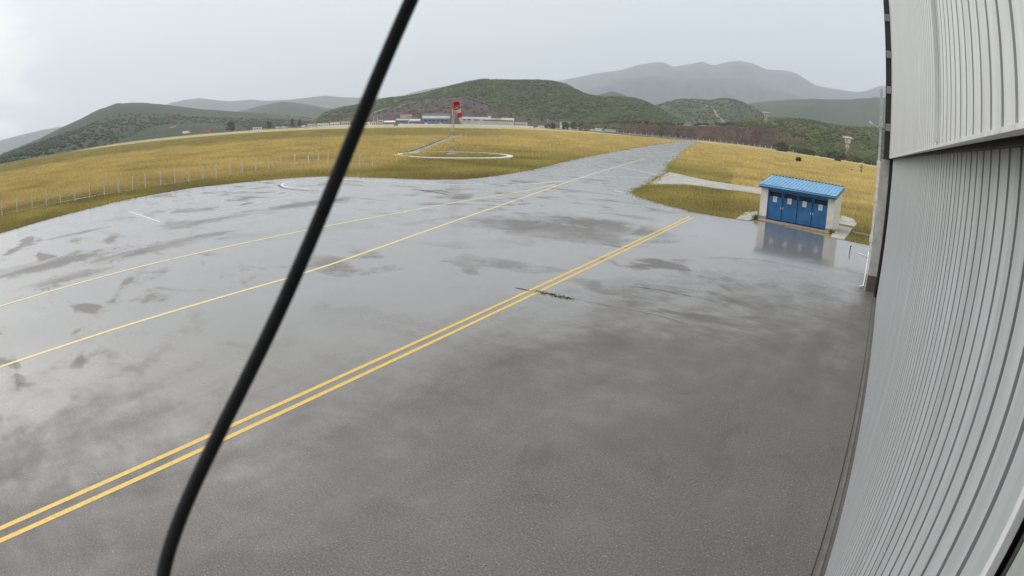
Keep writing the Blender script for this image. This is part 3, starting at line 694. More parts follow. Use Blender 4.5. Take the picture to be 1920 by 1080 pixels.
forest('woodland', RH, rsn, right_hill, 2600, 4.2, .03, 1.0, (.035, .052, .02), (.08, .10, .04), 'thin scrub on the olive hill')
forest('woodland', QH, qs, quarry, 420, 2.4, .1, 1.0, (.05, .055, .03), (.09, .095, .04), 'sparse bushes on the brown quarried slope')
forest('shrubland', SH, ss_, shrubhill, 6500, 2.5, .02, 1.0, (.034, .055, .014), (.115, .14, .034), 'bushes covering the hillside on the right')
forest('shrubland', BH, bs, bank, 420, 2.4, .80, 1.0, (.032, .050, .014), (.095, .12, .03), 'row of bushes along the top of the red bank', lambda az, t: t > .8)
forest('shrubland', BH, bs, bank, 420, 1.2, .1, .8, (.05, .05, .025), (.10, .085, .045), 'small dry weeds on the face of the red bank')
forest('woodland', LH, ls, left_hill, 2600, 3.6, .01, .30, (.034, .047, .026), (.047, .062, .034), 'dark woodland on the long left hill')

# ------------------------------------------------------------------ trees and bushes one can tell apart
def tree(name, az, D, height, width, cols, label, trunk=.25, group=None, shape='round', cat='tree', n=46, base=-.1):
    p = pol(az, D, base); root = empty(name, p); tag(root, label, cat, group)
    if trunk > 0:
        m = MB(); m.tube([(0, 0, 0), (.02 * height, 0, height * .35), (0, .02 * height, height * .75)], [height * .03, height * .022, height * .008], 6)
        for k in range(4):
            a = k * 1.7; m.tube([(0, 0, height * (.25 + .1 * k)), (math.cos(a) * width * .25, math.sin(a) * width * .25, height * (.42 + .1 * k))], [height * .012, height * .005], 5)
        m.build('trunk', M['trunk'], root)
    P, rad, cc = [], [], []
    for i in range(n):
        h = random.random(); a = random.uniform(0, 2 * math.pi); q = random.random() ** .5
        if shape == 'pine': rr = width * .5 * (1.02 - h) ** .8
        elif shape == 'column': rr = width * .5 * (.55 + .45 * math.sin(h * math.pi))
        else: rr = width * .5 * math.sin(math.pi * (.12 + .86 * h)) ** .6
        P.append((math.cos(a) * rr * q, math.sin(a) * rr * q, height * (trunk + (1 - trunk) * h))); rad.append(width * random.uniform(.09, .17))
        f = min(1, max(0, random.gauss(.5, .3))); cc.append([cols[0][k] * (1 - f) + cols[1][k] * f for k in range(3)])
    V, F, cv = clumps(np.array(P), np.array(rad), np.array(cc), .85)
    npmesh('crown', V, F, [M['leaf']], cv, root); return root
dk, mdg, lt = ((.018, .026, .012), (.035, .048, .02)), ((.03, .048, .014), (.075, .10, .03)), ((.07, .10, .022), (.15, .19, .05))
g = 'trees along the far edge of the airfield'
tree('pine_tree', -55.8, 980, 14.5, 8.5, dk, 'taller of two dark pines left of the cable at the far field edge', .12, g, 'pine')
tree('pine_tree', -55.08, 985, 12.5, 8, dk, 'shorter dark pine right beside the tallest pine at the far field edge', .12, g, 'pine')
tree('broadleaf_tree', -58.05, 1000, 12, 12, (tuple(x * 1.5 for x in dk[0]), tuple(x * 1.4 for x in dk[1])), 'hazy round tree left of the two dark pines, behind the parked vans', .15, g)
tree('broadleaf_tree', -61.78, 960, 15, 15, (tuple(x * 1.3 for x in dk[0]), tuple(x * 1.3 for x in dk[1])), 'leftmost dark tree of the far edge, under the end of the long hill', .12, g)
tree('broadleaf_tree', -21.22, 770, 14, 9.5, lt, 'lone bright green tree standing in front of the red bank', .12, g)
tree('broadleaf_tree', -30.25, 800, 11, 11, mdg, 'dark green tree left of the small white shed by the far field', .12, g)
tree('broadleaf_tree', -29.5, 840, 13, 12, ((.05, .075, .02), (.13, .16, .045)), 'yellow green tree between the two white gable walls', .12, g)
tree('broadleaf_tree', -31.42, 800, 8, 8, dk, 'low dark tree just right of the long factory', .1, g)
tree('broadleaf_tree', -28.7, 850, 11, 12, mdg, 'rounded green tree right of the two white gable walls', .12, g)
tree('broadleaf_tree', -31.9, 815, 7, 6, mdg, 'small green tree between the factory annex and the little white house', .1, g)
tree('shrub', -9.8, 640, 9.5, 15, mdg, 'large round green bush at the edge of the golden field below the bank', 0, None, 'round', 'bush', 60)
tree('shrub', -8.03, 268, 1.9, 2.7, dk, 'dark round bush alone in the middle of the right field', 0, None, 'round', 'bush', 60)
tree('shrub', -4.2, 500, 2.0, 5.6, dk, 'low flat dark bush near the far edge of the right field', 0, None, 'round', 'bush', 30)
tree('shrub', -2.75, 255, .8, .9, dk, 'tiny dark bush in the right field left of the thin sapling', 0, None, 'round', 'bush', 30)
tree('sapling', -1.75, 235, 3.6, 1.3, dk, 'thin dark sapling standing in the right field near the hangar', .12, None, 'column', 'tree', 26)
hg = 'bushes in the dark hedge at the far edge of the right field'
hl = ['hedge bush next to the big round bush', 'small hedge bush', 'broad hedge bush', 'tall hedge bush', 'low hedge bush', 'dense hedge bush', 'yellowish hedge bush', 'hedge bush below the lower tower', 'hedge bush right of the lower tower', 'hedge bush nearest to the hangar']
for i, l in enumerate(hl):
    a = -8.6 + i * .92
    tree('shrub', a + random.uniform(-.15, .15), 680, random.uniform(5, 9.5), random.uniform(9, 15), mdg if i % 3 else lt, 'dark green bush of the hedge at the far edge of the right field', 0, hg, 'round', 'bush', 34)
# weeds near the shed and on the crack
def weeds(name, pts, label, h=.3, group=None):
    V, c = [], []
    for (x, y) in pts:
        for k in range(26):
            a = random.uniform(0, 6.28); l = h * random.uniform(.5, 1.2); bx, by = x + random.gauss(0, .09), y + random.gauss(0, .09); w = .025
            V += [(bx - w * math.cos(a), by - w * math.sin(a), 0), (bx + w * math.cos(a), by + w * math.sin(a), 0), (bx + random.gauss(0, .35) * l, by + random.gauss(0, .35) * l, l)]
            q = random.uniform(.6, 1.3); c += [(.13 * q, .15 * q, .035 * q, 1)] * 3
    o = npmesh(name, V, np.arange(len(V)).reshape(-1, 3), [M['tuft']], c); return tag(o, label, kind='stuff')
weeds('weeds', [(-11.3 + i * .16, 18.03 + random.gauss(0, .015)) for i in range(9)], 'low weeds growing in the crack beside the double yellow line', .035)
weeds('weeds', [(-9.75, 47.0), (-9.65, 46.7), (-9.85, 47.3)], 'clump of weeds at the left foot of the blue and white shed', .5)
weeds('weeds', [(-3.35, 46.4), (-3.3, 46.8)], 'clump of weeds at the right foot of the blue and white shed', .35)

# ------------------------------------------------------------------ the shed
def make_shed():
    root = empty('utility_shed', (-6.56, 47.65, 0), R(-6.4))
    tag(root, 'small cream shed with blue double doors and a blue corrugated roof beside the apron', 'shed')
    hw, dep, H = 3.16, 3.1, 2.52
    m = MB()
    m.box(-hw, -hw + .62, 0, .5, 0, H); m.box(hw - .55, hw, 0, .5, 0, H)            # front piers
    m.extr([(.5, 0), (dep, 0), (dep, H + .62), (.5, H + .12)], 'x', -hw, -hw + .22); m.extr([(.5, 0), (dep, 0), (dep, H + .62), (.5, H + .12)], 'x', hw - .22, hw)
    m.box(-hw + .22, hw - .22, dep - .22, dep, 0, H + .6); m.box(-hw + .62, hw - .55, .12, .4, H - .08, H + .05)
    m.build('wall', M['cream'], root)
    m = MB(); m.box(-hw - .02, -hw + .64, -.015, .3, 0, .22); m.build('plinth', M['concrete'], root)
    m = MB(); m.box(hw - .57, hw + .02, -.015, .3, 0, .2); m.build('plinth', M['concrete'], root)
    x0, x1 = -hw + .62, hw - .55; w = (x1 - x0) / 4
    m = MB(); m.box(x0 - .01, x1 + .01, .34, .38, .05, H - .12); m.build('dark_interior', M['dark_gap'], root)
    m = MB()
    m.box(x0, x1, .04, .2, H - .20, H - .08); m.box(x0, x0 + .06, .04, .2, .04, H - .20); m.box(x1 - .06, x1, .04, .2, .04, H - .20)
    m.build('door_frame', M['blue_frame'], root)
    for k in range(4):
        a, c = x0 + k * w + .03, x0 + (k + 1) * w - .03; m = MB()
        m.box(a, c, .10, .14, .10, 1.90)
        for q in ((a, a + .055), (c - .055, c)): m.box(q[0], q[1], .07, .1, .10, H - .205)
        m.box(a + .055, c - .055, .072, .1, .10, .17); m.box(a + .055, c - .055, .072, .1, .34, .39); m.box(a + .055, c - .055, .072, .1, 1.84, 1.90); m.box(a + .055, c - .055, .072, .1, H - .26, H - .205)
        for z in (2.0, 2.12): m.box(a + .055, c - .055, .085, .095, z, z + .012)
        d = m.build('door', M['blue_door'], root)
        m = MB(); px = (a + c) / 2 - .02 + (.0, -.03, -.03, .05)[k]; pz = (1.58, 1.60, 1.58, 1.55)[k]
        m.box(px - .17, px + .17, .055, .07, pz - .10, pz + .34); s = m.build('notice', M['paper'], d)
        m = MB(); m.box(px - .07, px + .07, .050, .0549, pz + .13, pz + .27, 0)
        for z in (.03, .065, .10): m.box(px - .1, px + .1, .051, .0549, pz + z - .005, pz + z + .008, 1)
        m.build('printed_mark', [M['ink_blue'], M['ink_blue']], s) if False else m.build('printed_mark', [M['ink_blue'], M['ink_blue']], d)
        m = MB(); hx = c - .09 if k % 2 == 0 else a + .03; m.box(hx, hx + .05, .045, .07, 1.0, 1.16); m.build('handle', M['galv'], d)
    # roof: one slope rising to the back, ribbed sheet on a blue fascia
    zf, zb, y0, y1, xl, xr = H + .22, H + .86, -.34, dep + .22, -hw - .10, hw + .16
    m = MB(); sl = lambda y: zf + (zb - zf) * (y - y0) / (y1 - y0)
    prof = []; x = xl; pitch = (xr - xl) / 22
    for k in range(22):
        a = xl + k * pitch; prof += [(a, 0), (a + pitch * .58, 0), (a + pitch * .66, .045), (a + pitch * .92, .045)]
    prof.append((xr, 0)); n = len(prof)
    vs = [(p[0], y0 - .03, sl(y0 - .03) + p[1] + .02) for p in prof] + [(p[0], y1, sl(y1) + p[1] + .02) for p in prof]
    vs += [(p[0], y0 - .03, sl(y0 - .03) + .004) for p in prof] + [(p[0], y1, sl(y1) + .004) for p in prof]
    m.add(vs, [(i, i + 1, n + i + 1, n + i) for i in range(n - 1)] + [(2 * n + i + 1, 2 * n + i, 3 * n + i, 3 * n + i + 1) for i in range(n - 1)] + [(i + 1, i, 2 * n + i, 2 * n + i + 1) for i in range(n - 1)] + [(n + i, n + i + 1, 3 * n + i + 1, 3 * n + i) for i in range(n - 1)])
    rf = m.build('roof', M['blue_roof'], root)
    m = MB()
    m.extr([(y0, sl(y0) - .24), (y0 + .05, sl(y0) - .24), (y0 + .05, sl(y0 + .05)), (y0, sl(y0))], 'x', xl, xr)
    for a in (xl, xr - .05): m.extr([(y0 + .052, sl(y0) - .24), (y1, sl(y1) - .24), (y1, sl(y1)), (y0 + .052, sl(y0 + .052))], 'x', a, a + .05)
    m.extr([(y0 + .06, sl(y0) - .22), (.1, sl(y0) - .22), (.1, sl(y0) - .17), (y0 + .06, sl(y0) - .17)], 'x', xl + .06, xr - .06)
    m.build('fascia', M['blue_trim'], root)
    m = MB(); m.tube([(xl + .02, y0 - .05, sl(y0) - .09), (xr - .02, y0 - .05, sl(y0) - .10)], .055, 8); m.build('gutter', M['blue_roof'], root)
    m = MB()
    pr = []; zt = sl(y1)
    for k in range(22):
        a = xl + k * pitch; pr += [(a, zt + .022), (a + pitch * .06, zt + .085), (a + pitch * .54, zt + .085), (a + pitch * .60, zt + .022)]
    n = len(pr); m.add([(p[0], y1 - .10, p[1]) for p in pr] + [(p[0], y1 - .01, p[1]) for p in pr], [(i, i + 1, n + i + 1, n + i) for i in range(n - 1)])
    m.add([(p[0], y1 - .10, zt + .01) for p in pr] + [(p[0], y1 - .10, p[1]) for p in pr], [(i, i + 1, n + i + 1, n + i) for i in range(n - 1)])
    m.build('ridge_closer', M['rubber'], root)
    m = MB(); m.box(-hw + .1, hw + .05, -1.35, -.02, -.2, .035); m.build('brick_step', M['brick'], root)
    return root
make_shed()
m = MB(); m.box(-.75, .75, -.09, .09, 0, .16); kb = m.build('kerb_block', M['pale_concrete'], None, (-.95, 49.1, -.05)); tag(kb, 'pale concrete kerb block lying in the grass right of the shed', 'kerb')
m = MB(); m.tube([(0, 0, 0), (0, 0, .42)], .03, 8); m.tube([(0, 0, .36), (.07, 0, .43)], .035, 6); o = m.build('marker_stake', M['rubber'], None, (-1.4, 38.9, 0)); tag(o, 'short dark stake on the wet asphalt left of the white drainpipe', 'stake')

# ------------------------------------------------------------------ hangar
def cladding(x, y0, y1, z0, z1, pitch=.24, out=.14, web=.014, dep=.03, thick=.004, phase=0.0):
    """trapezoid sheet facing -x, ribs upright"""
    P = []; y = y0
    while y < y1:
        for (dy, dx) in ((0, 0), (out, 0), (out + web, dep), (pitch - web, dep)):
            if y + dy <= y1: P.append((x + dx, y + dy))
        y += pitch
    P.append((x, y1)); n = len(P); m = MB()
    vs = [(p[0], p[1], z0) for p in P] + [(p[0], p[1], z1) for p in P] + [(p[0] + thick, p[1], z0) for p in P] + [(p[0] + thick, p[1], z1) for p in P]
    fs = [(i + 1, i, n + i, n + i + 1) for i in range(n - 1)] + [(2 * n + i, 2 * n + i + 1, 3 * n + i + 1, 3 * n + i) for i in range(n - 1)]
    fs += [(i, i + 1, 2 * n + i + 1, 2 * n + i) for i in range(n - 1)] + [(n + i + 1, n + i, 3 * n + i, 3 * n + i + 1) for i in range(n - 1)]
    m.add(vs, fs)
    for i in range(n - 1):
        if abs(P[i][0] - x) > 1e-6 or abs(P[i + 1][0] - x) > 1e-6: m.m[i] = 1
    return m
hg_ = empty('hangar', (0, 0, 0)); tag(hg_, 'tall hangar with white ribbed metal wall and sliding doors along the right side', 'hangar')
cladding(.47, -6.0, 27.0, 6.20, 13.5, .238, .192, .004, .055).build('upper_cladding', [M['clad_up'], M['groove_up']], hg_)
m = MB(); m.box(.463, .515, -6, 27.0, 6.178, 6.198); m.build('drip_flashing', M['clad_up'], hg_)
m = MB(); m.box(.575, 1.2, -6.0, 27.2, 6.40, 13.4); m.build('wall_backing', M['steel_shade'], hg_)
dr = cladding(.64, 1.46, 26.9, .07, 6.36, .238, .190, .004, .055).build('sliding_door', [M['clad_low'], M['groove_low']], hg_)
m = MB(); m.box(.636, .668, 1.405, 1.45, .07, 6.36); m.build('door_edge', M['galv'], dr)
m = MB(); m.box(.60, .636, 1.39, 26.9, 6.172, 6.36); m.build('overhang_shade', M['steel_shade'], hg_)  # added dark strip standing for the shadow under the upper sheets
m = MB(); m.box(.62, .72, 26.91, 27.0, .05, 6.36); m.build('door_seal', M['rubber'], dr)
m = MB(); m.box(.702, .75, 1.46, 26.9, .02, 6.36); m.build('door_backing', M['steel_shade'], dr)
d2 = cladding(.675, -6.0, 1.33, .07, 6.36, .238, .19, .004, .05).build('sliding_door', [M['clad_far'], M['groove_low']], hg_); d2['label'] = 'darker green grey door leaf behind the pale one'
m = MB(); m.box(.74, .76, -6, 1.40, .02, 6.36); m.build('door_backing', M['steel_shade'], d2)
m = MB(); m.tube([(.69, 1.37, .07), (.69, 1.37, 6.3)], .012, 6); m.build('rubber_gasket', M['rubber'], d2)
m = MB(); m.box(1.31, 32, -6, 29.25, 0, 13.38); m.build('wall', M['clad_far'], hg_)
m = MB(); m.box(.56, 32.3, -6.3, 29.5, 13.52, 13.7); m.build('roof', M['roof_grey'], hg_)
m = MB(); m.box(.05, .50, 28.4, 29.3, 0, 6.1); pl = m.build('pillar', M['pillar'], hg_)
m = MB(); m.box(.04, .51, 28.39, 29.31, 0, .75); m.build('plinth', M['tar'], pl)
m = MB(); m.box(.505, 1.3, 27.4, 29.2, 0, 6.39); m.build('door_recess', M['steel_shade'], hg_)  # solid box filling the open gap, coloured dark for its shade
m = MB(); m.box(.17, .495, 27.05, 28.2, 6.12, 13.5); ep = m.build('shaded_channel', M['steel_shade'], hg_)  # solid box; the open channel's shade is put into its dark colour
for z in (7.35, 9.0, 10.6, 12.3):
    m = MB(); m.box(.20, .45, 26.93, 27.045, z, z + .32); m.build('bracket', M['bracket'], ep)
m = MB(); m.box(.44, .468, 26.94, 27.02, 6.2, 13.5); m.build('corner_trim', M['clad_up'], hg_)
m = MB(); m.box(.43, .468, 4.55, 4.62, 6.22, 13.5); m.build('joint_strip', M['clad_up'], hg_)
dp = MB(); dp.box(-.10, .02, 29.05, 29.2, 1.75, 9.4); dpo = dp.build('drainpipe', M['galv'], hg_)
m = MB(); m.tube([(-.06, 29.12, 1.9), (-.07, 29.1, .25), (-.10, 28.95, .09), (-.28, 28.8, .06)], .055, 10); m.build('outlet_pipe', M['pvc'], dpo)
m = MB(); m.tube([(-.10, 29.1, 1.45), (-.55, 29.0, 1.55)], .04, 8); m.build('branch_pipe', M['pvc'], dpo)
for z in (2.2, 4.1, 5.7, 7.6):
    m = MB(); m.box(-.14, .06, 29.0, 29.045, z, z + .30); m.build('bracket', M['galv'], dpo)
m = MB(); m.tube([(-.10, 29.1, 7.45), (-.45, 29.0, 7.62), (-.62, 28.95, 7.75)], [.03, .05, .045], 8); m.build('lamp_arm', M['galv'], dpo)

# ------------------------------------------------------------------ camera cable hanging in front of the lens
CP = [(-0.6578,0.6978,0.2834),(-0.6934,0.6915,0.2024),(-0.7237,0.6792,0.122),(-0.7487,0.6616,0.0424),(-0.7686,0.6387,-0.0361),(-0.7841,0.6103,-0.1132),(-0.7957,0.5756,-0.1887),(-0.8039,0.5339,-0.262),(-0.8087,0.485,-0.3328),(-0.8098,0.4287,-0.4006),(-0.8061,0.3661,-0.465),(-0.7991,0.3142,-0.5126),(-0.7876,0.2613,-0.5581),(-0.7707,0.2097,-0.6017),(-0.7512,0.1688,-0.6381),(-0.731,0.139,-0.6681)]
P = [Vector(c) * .36 + Vector((0, 0, CAMZ)) for c in CP]
P3 = []
for i in range(len(P) - 1):
    p0, p1, p2, p3 = P[max(i - 1, 0)], P[i], P[i + 1], P[min(i + 2, len(P) - 1)]
    for k in range(6):
        t = k / 6; P3.append(.5 * ((2 * p1) + (p2 - p0) * t + (2 * p0 - 5 * p1 + 4 * p2 - p3) * t * t + (3 * p1 - p0 - 3 * p2 + p3) * t ** 3))
m = MB(); m.tube(P3, .0044, 20); tag(m.build('cable', M['cable']), 'thick black cable hanging close in front of the camera', 'cable')

# ------------------------------------------------------------------ windsock and its ring
ws = empty('windsock', (-71.0, 82.6, 0)); tag(ws, 'red and white windsock on a tall lattice mast inside a white ring', 'windsock')
az = -40.7; rt = Vector((math.cos(R(az)), -math.sin(R(az)), 0)); aw = Vector((math.sin(R(az)), math.cos(R(az)), 0))
m = MB(); m.lathe([(.9, -.1), (.9, .18), (.7, .25)], seg=10); m.build('base', M['concrete'], ws)
m = MB(); legs = [Vector((.42 * math.cos(R(a)), .42 * math.sin(R(a)), 0)) for a in (90, 210, 330)]
NB = 9; Ht = 5.9
def lg(k, i): return legs[i % 3] * (1 - .35 * k / NB) + Vector((0, 0, .2 + Ht * k / NB))
for k in range(NB):
    mi_ = (k // 1) % 2
    for i in range(3):
        m.tube([lg(k, i), lg(k + 1, i)], .032, 5, mi_); m.tube([lg(k, i), lg(k + 1, i + 1)], .018, 4, mi_); m.tube([lg(k + 1, i), lg(k + 1, i + 1)], .018, 4, mi_)
m.build('mast', [M['mastwhite'], M['redpaint']], ws)
for s_, top in ((-.16, 8.25), (.16, 7.9)):
    m = MB(); m.tube([rt * s_ + Vector((0, 0, 5.6)), rt * s_ + Vector((0, 0, top))], .05, 6); m.build('pole', M['mastwhite'], ws)
m = MB(); m.tube([Vector((0, 0, 6.0)), Vector((0, 0, 9.1))], .04, 6); m.build('pole', M['redpaint'], ws)
mc = rt * .42 + Vector((0, 0, 9.0)); ax = (rt * .30 + aw * .80 - Vector((0, 0, .50))).normalized()
e1 = ax.cross(Vector((0, 0, 1))).normalized(); e2 = ax.cross(e1)
m = MB(); m.tube([mc + (e1 * math.cos(t) + e2 * math.sin(t)) * .80 for t in np.linspace(0, 2 * math.pi, 25)], .04, 6); m.tube([Vector((0, 0, 8.7)), mc + e1 * .8], .03, 6); m.tube([Vector((0, 0, 9.05)), mc - e1 * .8], .03, 6); m.build('hoop', M['redpaint'], ws)
m = MB(); seg = 20; rings = []; nR = 16
cpt = mc.copy(); t0, t1 = ax, (rt * .34 + aw * .10 - Vector((0, 0, .93))).normalized()
for k in range(nR + 1):
    t = k / nR; q_ = min(1, t * 2.2); tg = t0.lerp(t1, q_ * q_ * (3 - 2 * q_)).normalized(); cpt = cpt + (tg * (3.5 / nR) if k else Vector((0, 0, 0)))
    f1 = e1; f2 = tg.cross(f1).normalized(); f1 = f2.cross(tg).normalized(); rad = .80 - .34 * min(1, t * 2.4) - .14 * t; fold = .03 + .13 * t
    rings.append([cpt + (f1 * math.cos(q) - f2 * math.sin(q) * (1 - .3 * t)) * rad * (1 + fold * math.sin(q * 3 + t * 4)) for q in np.linspace(0, 2 * math.pi, seg, endpoint=False)])
for k in range(nR):
    band = [0, 0, 0, 0, 1, 1, 1, 1, 0, 0, 0, 0, 1, 1, 1, 1][k]
    m.add(rings[k] + rings[k + 1], [(i, (i + 1) % seg, seg + (i + 1) % seg, seg + i) for i in range(seg)], band, True)
m.build('sock', [M['red'], M['sockwhite']], ws)
m = MB(); n = 72; ro, ri = 10.4, 9.5; vs = []
for rr_, z in ((ri, -.2), (ri, .12), (ro, .10), (ro, -.2)): vs += [(rr_ * math.cos(2 * math.pi * k / n) , rr_ * math.sin(2 * math.pi * k / n), z) for k in range(n)]
m.add(vs, [(j * n + k, j * n + (k + 1) % n, (j + 1) * n + (k + 1) % n, (j + 1) * n + k) for j in range(3) for k in range(n)][::1])
for f in m.f: f.reverse()
o = m.build('concrete_ring', M['ring'], None, (-70.2, 82.2, 0)); tag(o, 'low whitewashed concrete ring in the grass around the windsock mast', 'ring')

# ------------------------------------------------------------------ near fence along the apron
FP = [(-66.6, 4.9),(-66.96,6.94),(-67.1,9.0),(-66.95,10.85),(-67.2,12.75),(-67.1,14.66),(-67.05,16.6),(-67.3,18.6),(-67.1,20.45),(-67.6,22.5),(-67.3,24.1),(-67.5,26.3),(-67.6,28.3),(-67.1,30.0),(-67.5,32.2),(-68.0,34.4),(-68.5,36.7),(-68.7,38.7),(-69.5,41.3),(-70.5,44.0),(-70.7,46.1),(-70.5,48.4),(-70.0,50.4),(-68.4,51.1),(-67.0,51.7),(-64.8,51.9),(-62.7,52.0),(-60.6,52.1),(-59.1,53.0)]
fence = empty('wire_fence', (-66.6, 4.9, 0)); tag(fence, 'low wire fence on pale concrete posts between the apron and the golden field', 'fence')
proto = None
for i, (x, y) in enumerate(FP):
    if proto is None:
        m = MB(); m.box(-.055, .055, -.055, .055, -.3, 1.62); m.add([(-.055, -.055, 1.622), (.055, -.055, 1.622), (.055, .055, 1.622), (-.055, .055, 1.622), (0, 0, 1.68)], [(0, 1, 4), (1, 2, 4), (2, 3, 4), (3, 0, 4)])
        proto = m.build('post', M['post'], fence); o = proto
    else: o = proto.copy(); C.objects.link(o); o.parent = fence
    o.location = (x + 66.6, y - 4.9, 0); o.rotation_euler.y = random.gauss(0, .012); o.scale.z = random.uniform(.95, 1.06)
for k, (dx, dy) in ((22, (-.9, .6)), (22, (.9, -.4)), (28, (-.9, .5))):
    x, y = FP[k]; m = MB(); m.tube([(x + 66.6, y - 4.9, 1.5), (x + 66.6 + dx, y - 4.9 + dy, -.1)], .05, 5); m.build('brace', M['post'], fence)
for z in (.35, .85, 1.35):
    m = MB()
    for (a, b_) in zip(FP[:-1], FP[1:]): m.tube([(a[0] + 66.6, a[1] - 4.9, z), ((a[0] + b_[0]) / 2 + 66.6, (a[1] + b_[1]) / 2 - 4.9, z - .03), (b_[0] + 66.6, b_[1] - 4.9, z)], .011, 4, 0, False)
    m.build('wire', M['wire'], fence)
gt = empty('gate', (-66.6, 3.4, 0)); tag(gt, 'pale framed wire gate at the left end of the near fence', 'gate')
m = MB(); m.tube([(0, -1.6, .1), (0, -1.6, 1.7), (0, 0, 1.7), (0, 0, .1), (0, -1.6, .1)], .045, 6); m.tube([(0, -1.6, .9), (0, 0, .9)], .03, 6); m.build('frame', M['post'], gt)
m = MB()
for k in range(1, 8): m.tube([(0, -1.6 + k * .2, .1), (0, -1.6 + k * .2, 1.7)], .008, 4)
m.build('mesh_infill', M['wire'], gt)
# far perimeter fence
FF = [pol(a, d) for a, d in zip(np.linspace(-31.8, -8.6, 44), np.interp(np.linspace(-31.8, -8.6, 44), (-31.8, -26, -20, -14, -8.6), (800, 790, 775, 760, 650)))]
ff = empty('perimeter_fence', FF[0]); tag(ff, 'long perimeter fence of pale posts in front of the red bank', 'fence'); pr2 = None
for i, p in enumerate(FF):
    if pr2 is None:
        m = MB(); m.box(-.28, .28, -.2, .2, -.3, 3.3); pr2 = m.build('post', M['post'], ff); o = pr2
    else: o = pr2.copy(); C.objects.link(o); o.parent = ff
    o.location = p - FF[0]; o.scale.z = random.uniform(.8, 1.1)
m = MB()
for a, b_ in zip(FF[:-1], FF[1:]):
    a, b_ = a - FF[0], b_ - FF[0]; m.add([(a.x, a.y, -.2), (b_.x, b_.y, -.2), (b_.x, b_.y, .9), (a.x, a.y, .9), (a.x, a.y + .2, .9), (b_.x, b_.y + .2, .9)], [(0, 1, 2, 3), (3, 2, 5, 4)])
m.build('low_wall', M['concrete'], ff)

# ------------------------------------------------------------------ chequered towers
def make_tower():
    root = empty('water_tower'); tag(root, 'slim tower with wide white cap and chequered bands, standing low before the shrubby hillside', 'tower', 'chequered towers')
    m = MB(); m.lathe([(1.9, -2), (1.7, 12), (2.0, 17.5)], seg=14, smooth=True); m.build('shaft', M['tower_grey'], root)
    m = MB(); m.lathe([(2.0, 8.6), (2.6, 10.2), (2.8, 11.9)], seg=12, pick=lambda i, k: (i + k // 2) % 2); m.build('lower_chequer_band', [M['redpaint'], M['w_cap']], root)
    m = MB(); m.lathe([(2.6, 13.4), (3.4, 15.6), (4.4, 18.4)], seg=12, pick=lambda i, k: 0 if k % 4 == 0 else 1); m.build('upper_chequer_band', [M['tower_grey'], M['w_cap']], root)
    m = MB(); m.lathe([(4.6, 18.8), (6.6, 19.5), (6.8, 20.1), (5.0, 20.7), (.4, 21.1)], seg=28); m.build('cap', M['w_cap'], root)
    return root
tw1 = make_tower(); tw1.location = pol(-3.3, 690, 5.6)
tw2 = copy_thing(tw1); tw2.location = pol(-11.36, 870, 29.5)
tw2['label'] = 'slim tower with a wide white cap standing up on the hilltop against the grey ridge'

# ------------------------------------------------------------------ buildings along the far edge
def building(name, az0, az1, D, h, depth, wall, label, roof='flat', roofmat='roof_grey', windows=(), doors=(), bands=(), cat='building', group=None, rise=None, zb=0.0, wall_h=None):
    p0, p1 = pol(az0, D), pol(az1, D); w = (p1 - p0).length; mid = (p0 + p1) / 2; rz = -R((az0 + az1) / 2)
    root = empty(name, (mid.x, mid.y, zb), rz); tag(root, label, cat, group)
    m = MB(); m.box(-w / 2, w / 2, 0, depth, -1, h); m.build('wall', M[wall], root)
    m = MB(); ov = .6; r = rise if rise is not None else 2.0
    if roof == 'gable': m.extr([(-ov, h), (depth + ov, h), (depth / 2, h + r)], 'x', -w / 2 - ov, w / 2 + ov)
    elif roof == 'slope': m.extr([(-ov, h + .02), (depth + ov, h + .02), (depth + ov, h + r), (-ov, h + .5)], 'x', -w / 2 - ov, w / 2 + ov)
    else: m.box(-w / 2 - .3, w / 2 + .3, -.3, depth + .3, h + .01, h + .6)
    m.build('roof', M[roofmat], root)
    for (a, b_, z0, z1) in windows:
        m = MB(); m.box(-w / 2 + a * w, -w / 2 + b_ * w, -.14, .1, z0, z1); m.build('window', M['glass'], root)
    for (a, b_, z0, z1, mt) in doors:
        m = MB(); m.box(-w / 2 + a * w, -w / 2 + b_ * w, -.12, .1, z0, z1); m.build('door', M[mt], root)
    for (a, b_, z0, z1, mt) in bands:
        m = MB(); m.box(-w / 2 + a * w, -w / 2 + b_ * w, -.5, .1, z0, z1); m.build('fascia', M[mt], root)
    return root
def row(n, a, b_, z0, z1, fill=.6): 
    s = (b_ - a) / n; return [(a + k * s + s * (1 - fill) / 2, a + k * s + s * (1 + fill) / 2, z0, z1) for k in range(n)]
building('factory', -43.57, -40.98, 860, 14.0, 40, 'w_blue', 'factory hall with a dark sloping roof and a deep white band, left of the windsock', 'slope', 'roof_dark', row(6, .05, .95, 6.3, 8.0), [(.1, .2, -.2, 4.0, 'w_white'), (.62, .72, -.2, 4.0, 'w_grey')], [(0, 1, 10.2, 14.0, 'w_white')], rise=4.2)
building('factory', -39.95, -35.01, 860, 12.6, 36, 'w_grey', 'long grey factory with white fascia and a row of dark windows, right of the windsock', 'flat', 'roof_dark', [(.02, .09, 8.0, 9.8), (.13, .19, 8.0, 9.8), (.24, .36, 8.0, 9.6)] + row(13, .42, .98, 7.6, 9.4, .68), [(.05, .12, -.2, 3.6, 'w_white'), (.33, .40, -.2, 2.0, 'roof_dark')], [(.0, .57, 10.0, 13.0, 'w_white'), (.76, 1.0, 9.8, 12.9, 'w_white')])
building('rooftop_plant', -37.45, -37.15, 880, 2.0, 6, 'w_white', 'small white plant room standing on the roof of the long grey factory', 'flat', 'roof_grey', zb=13.4)
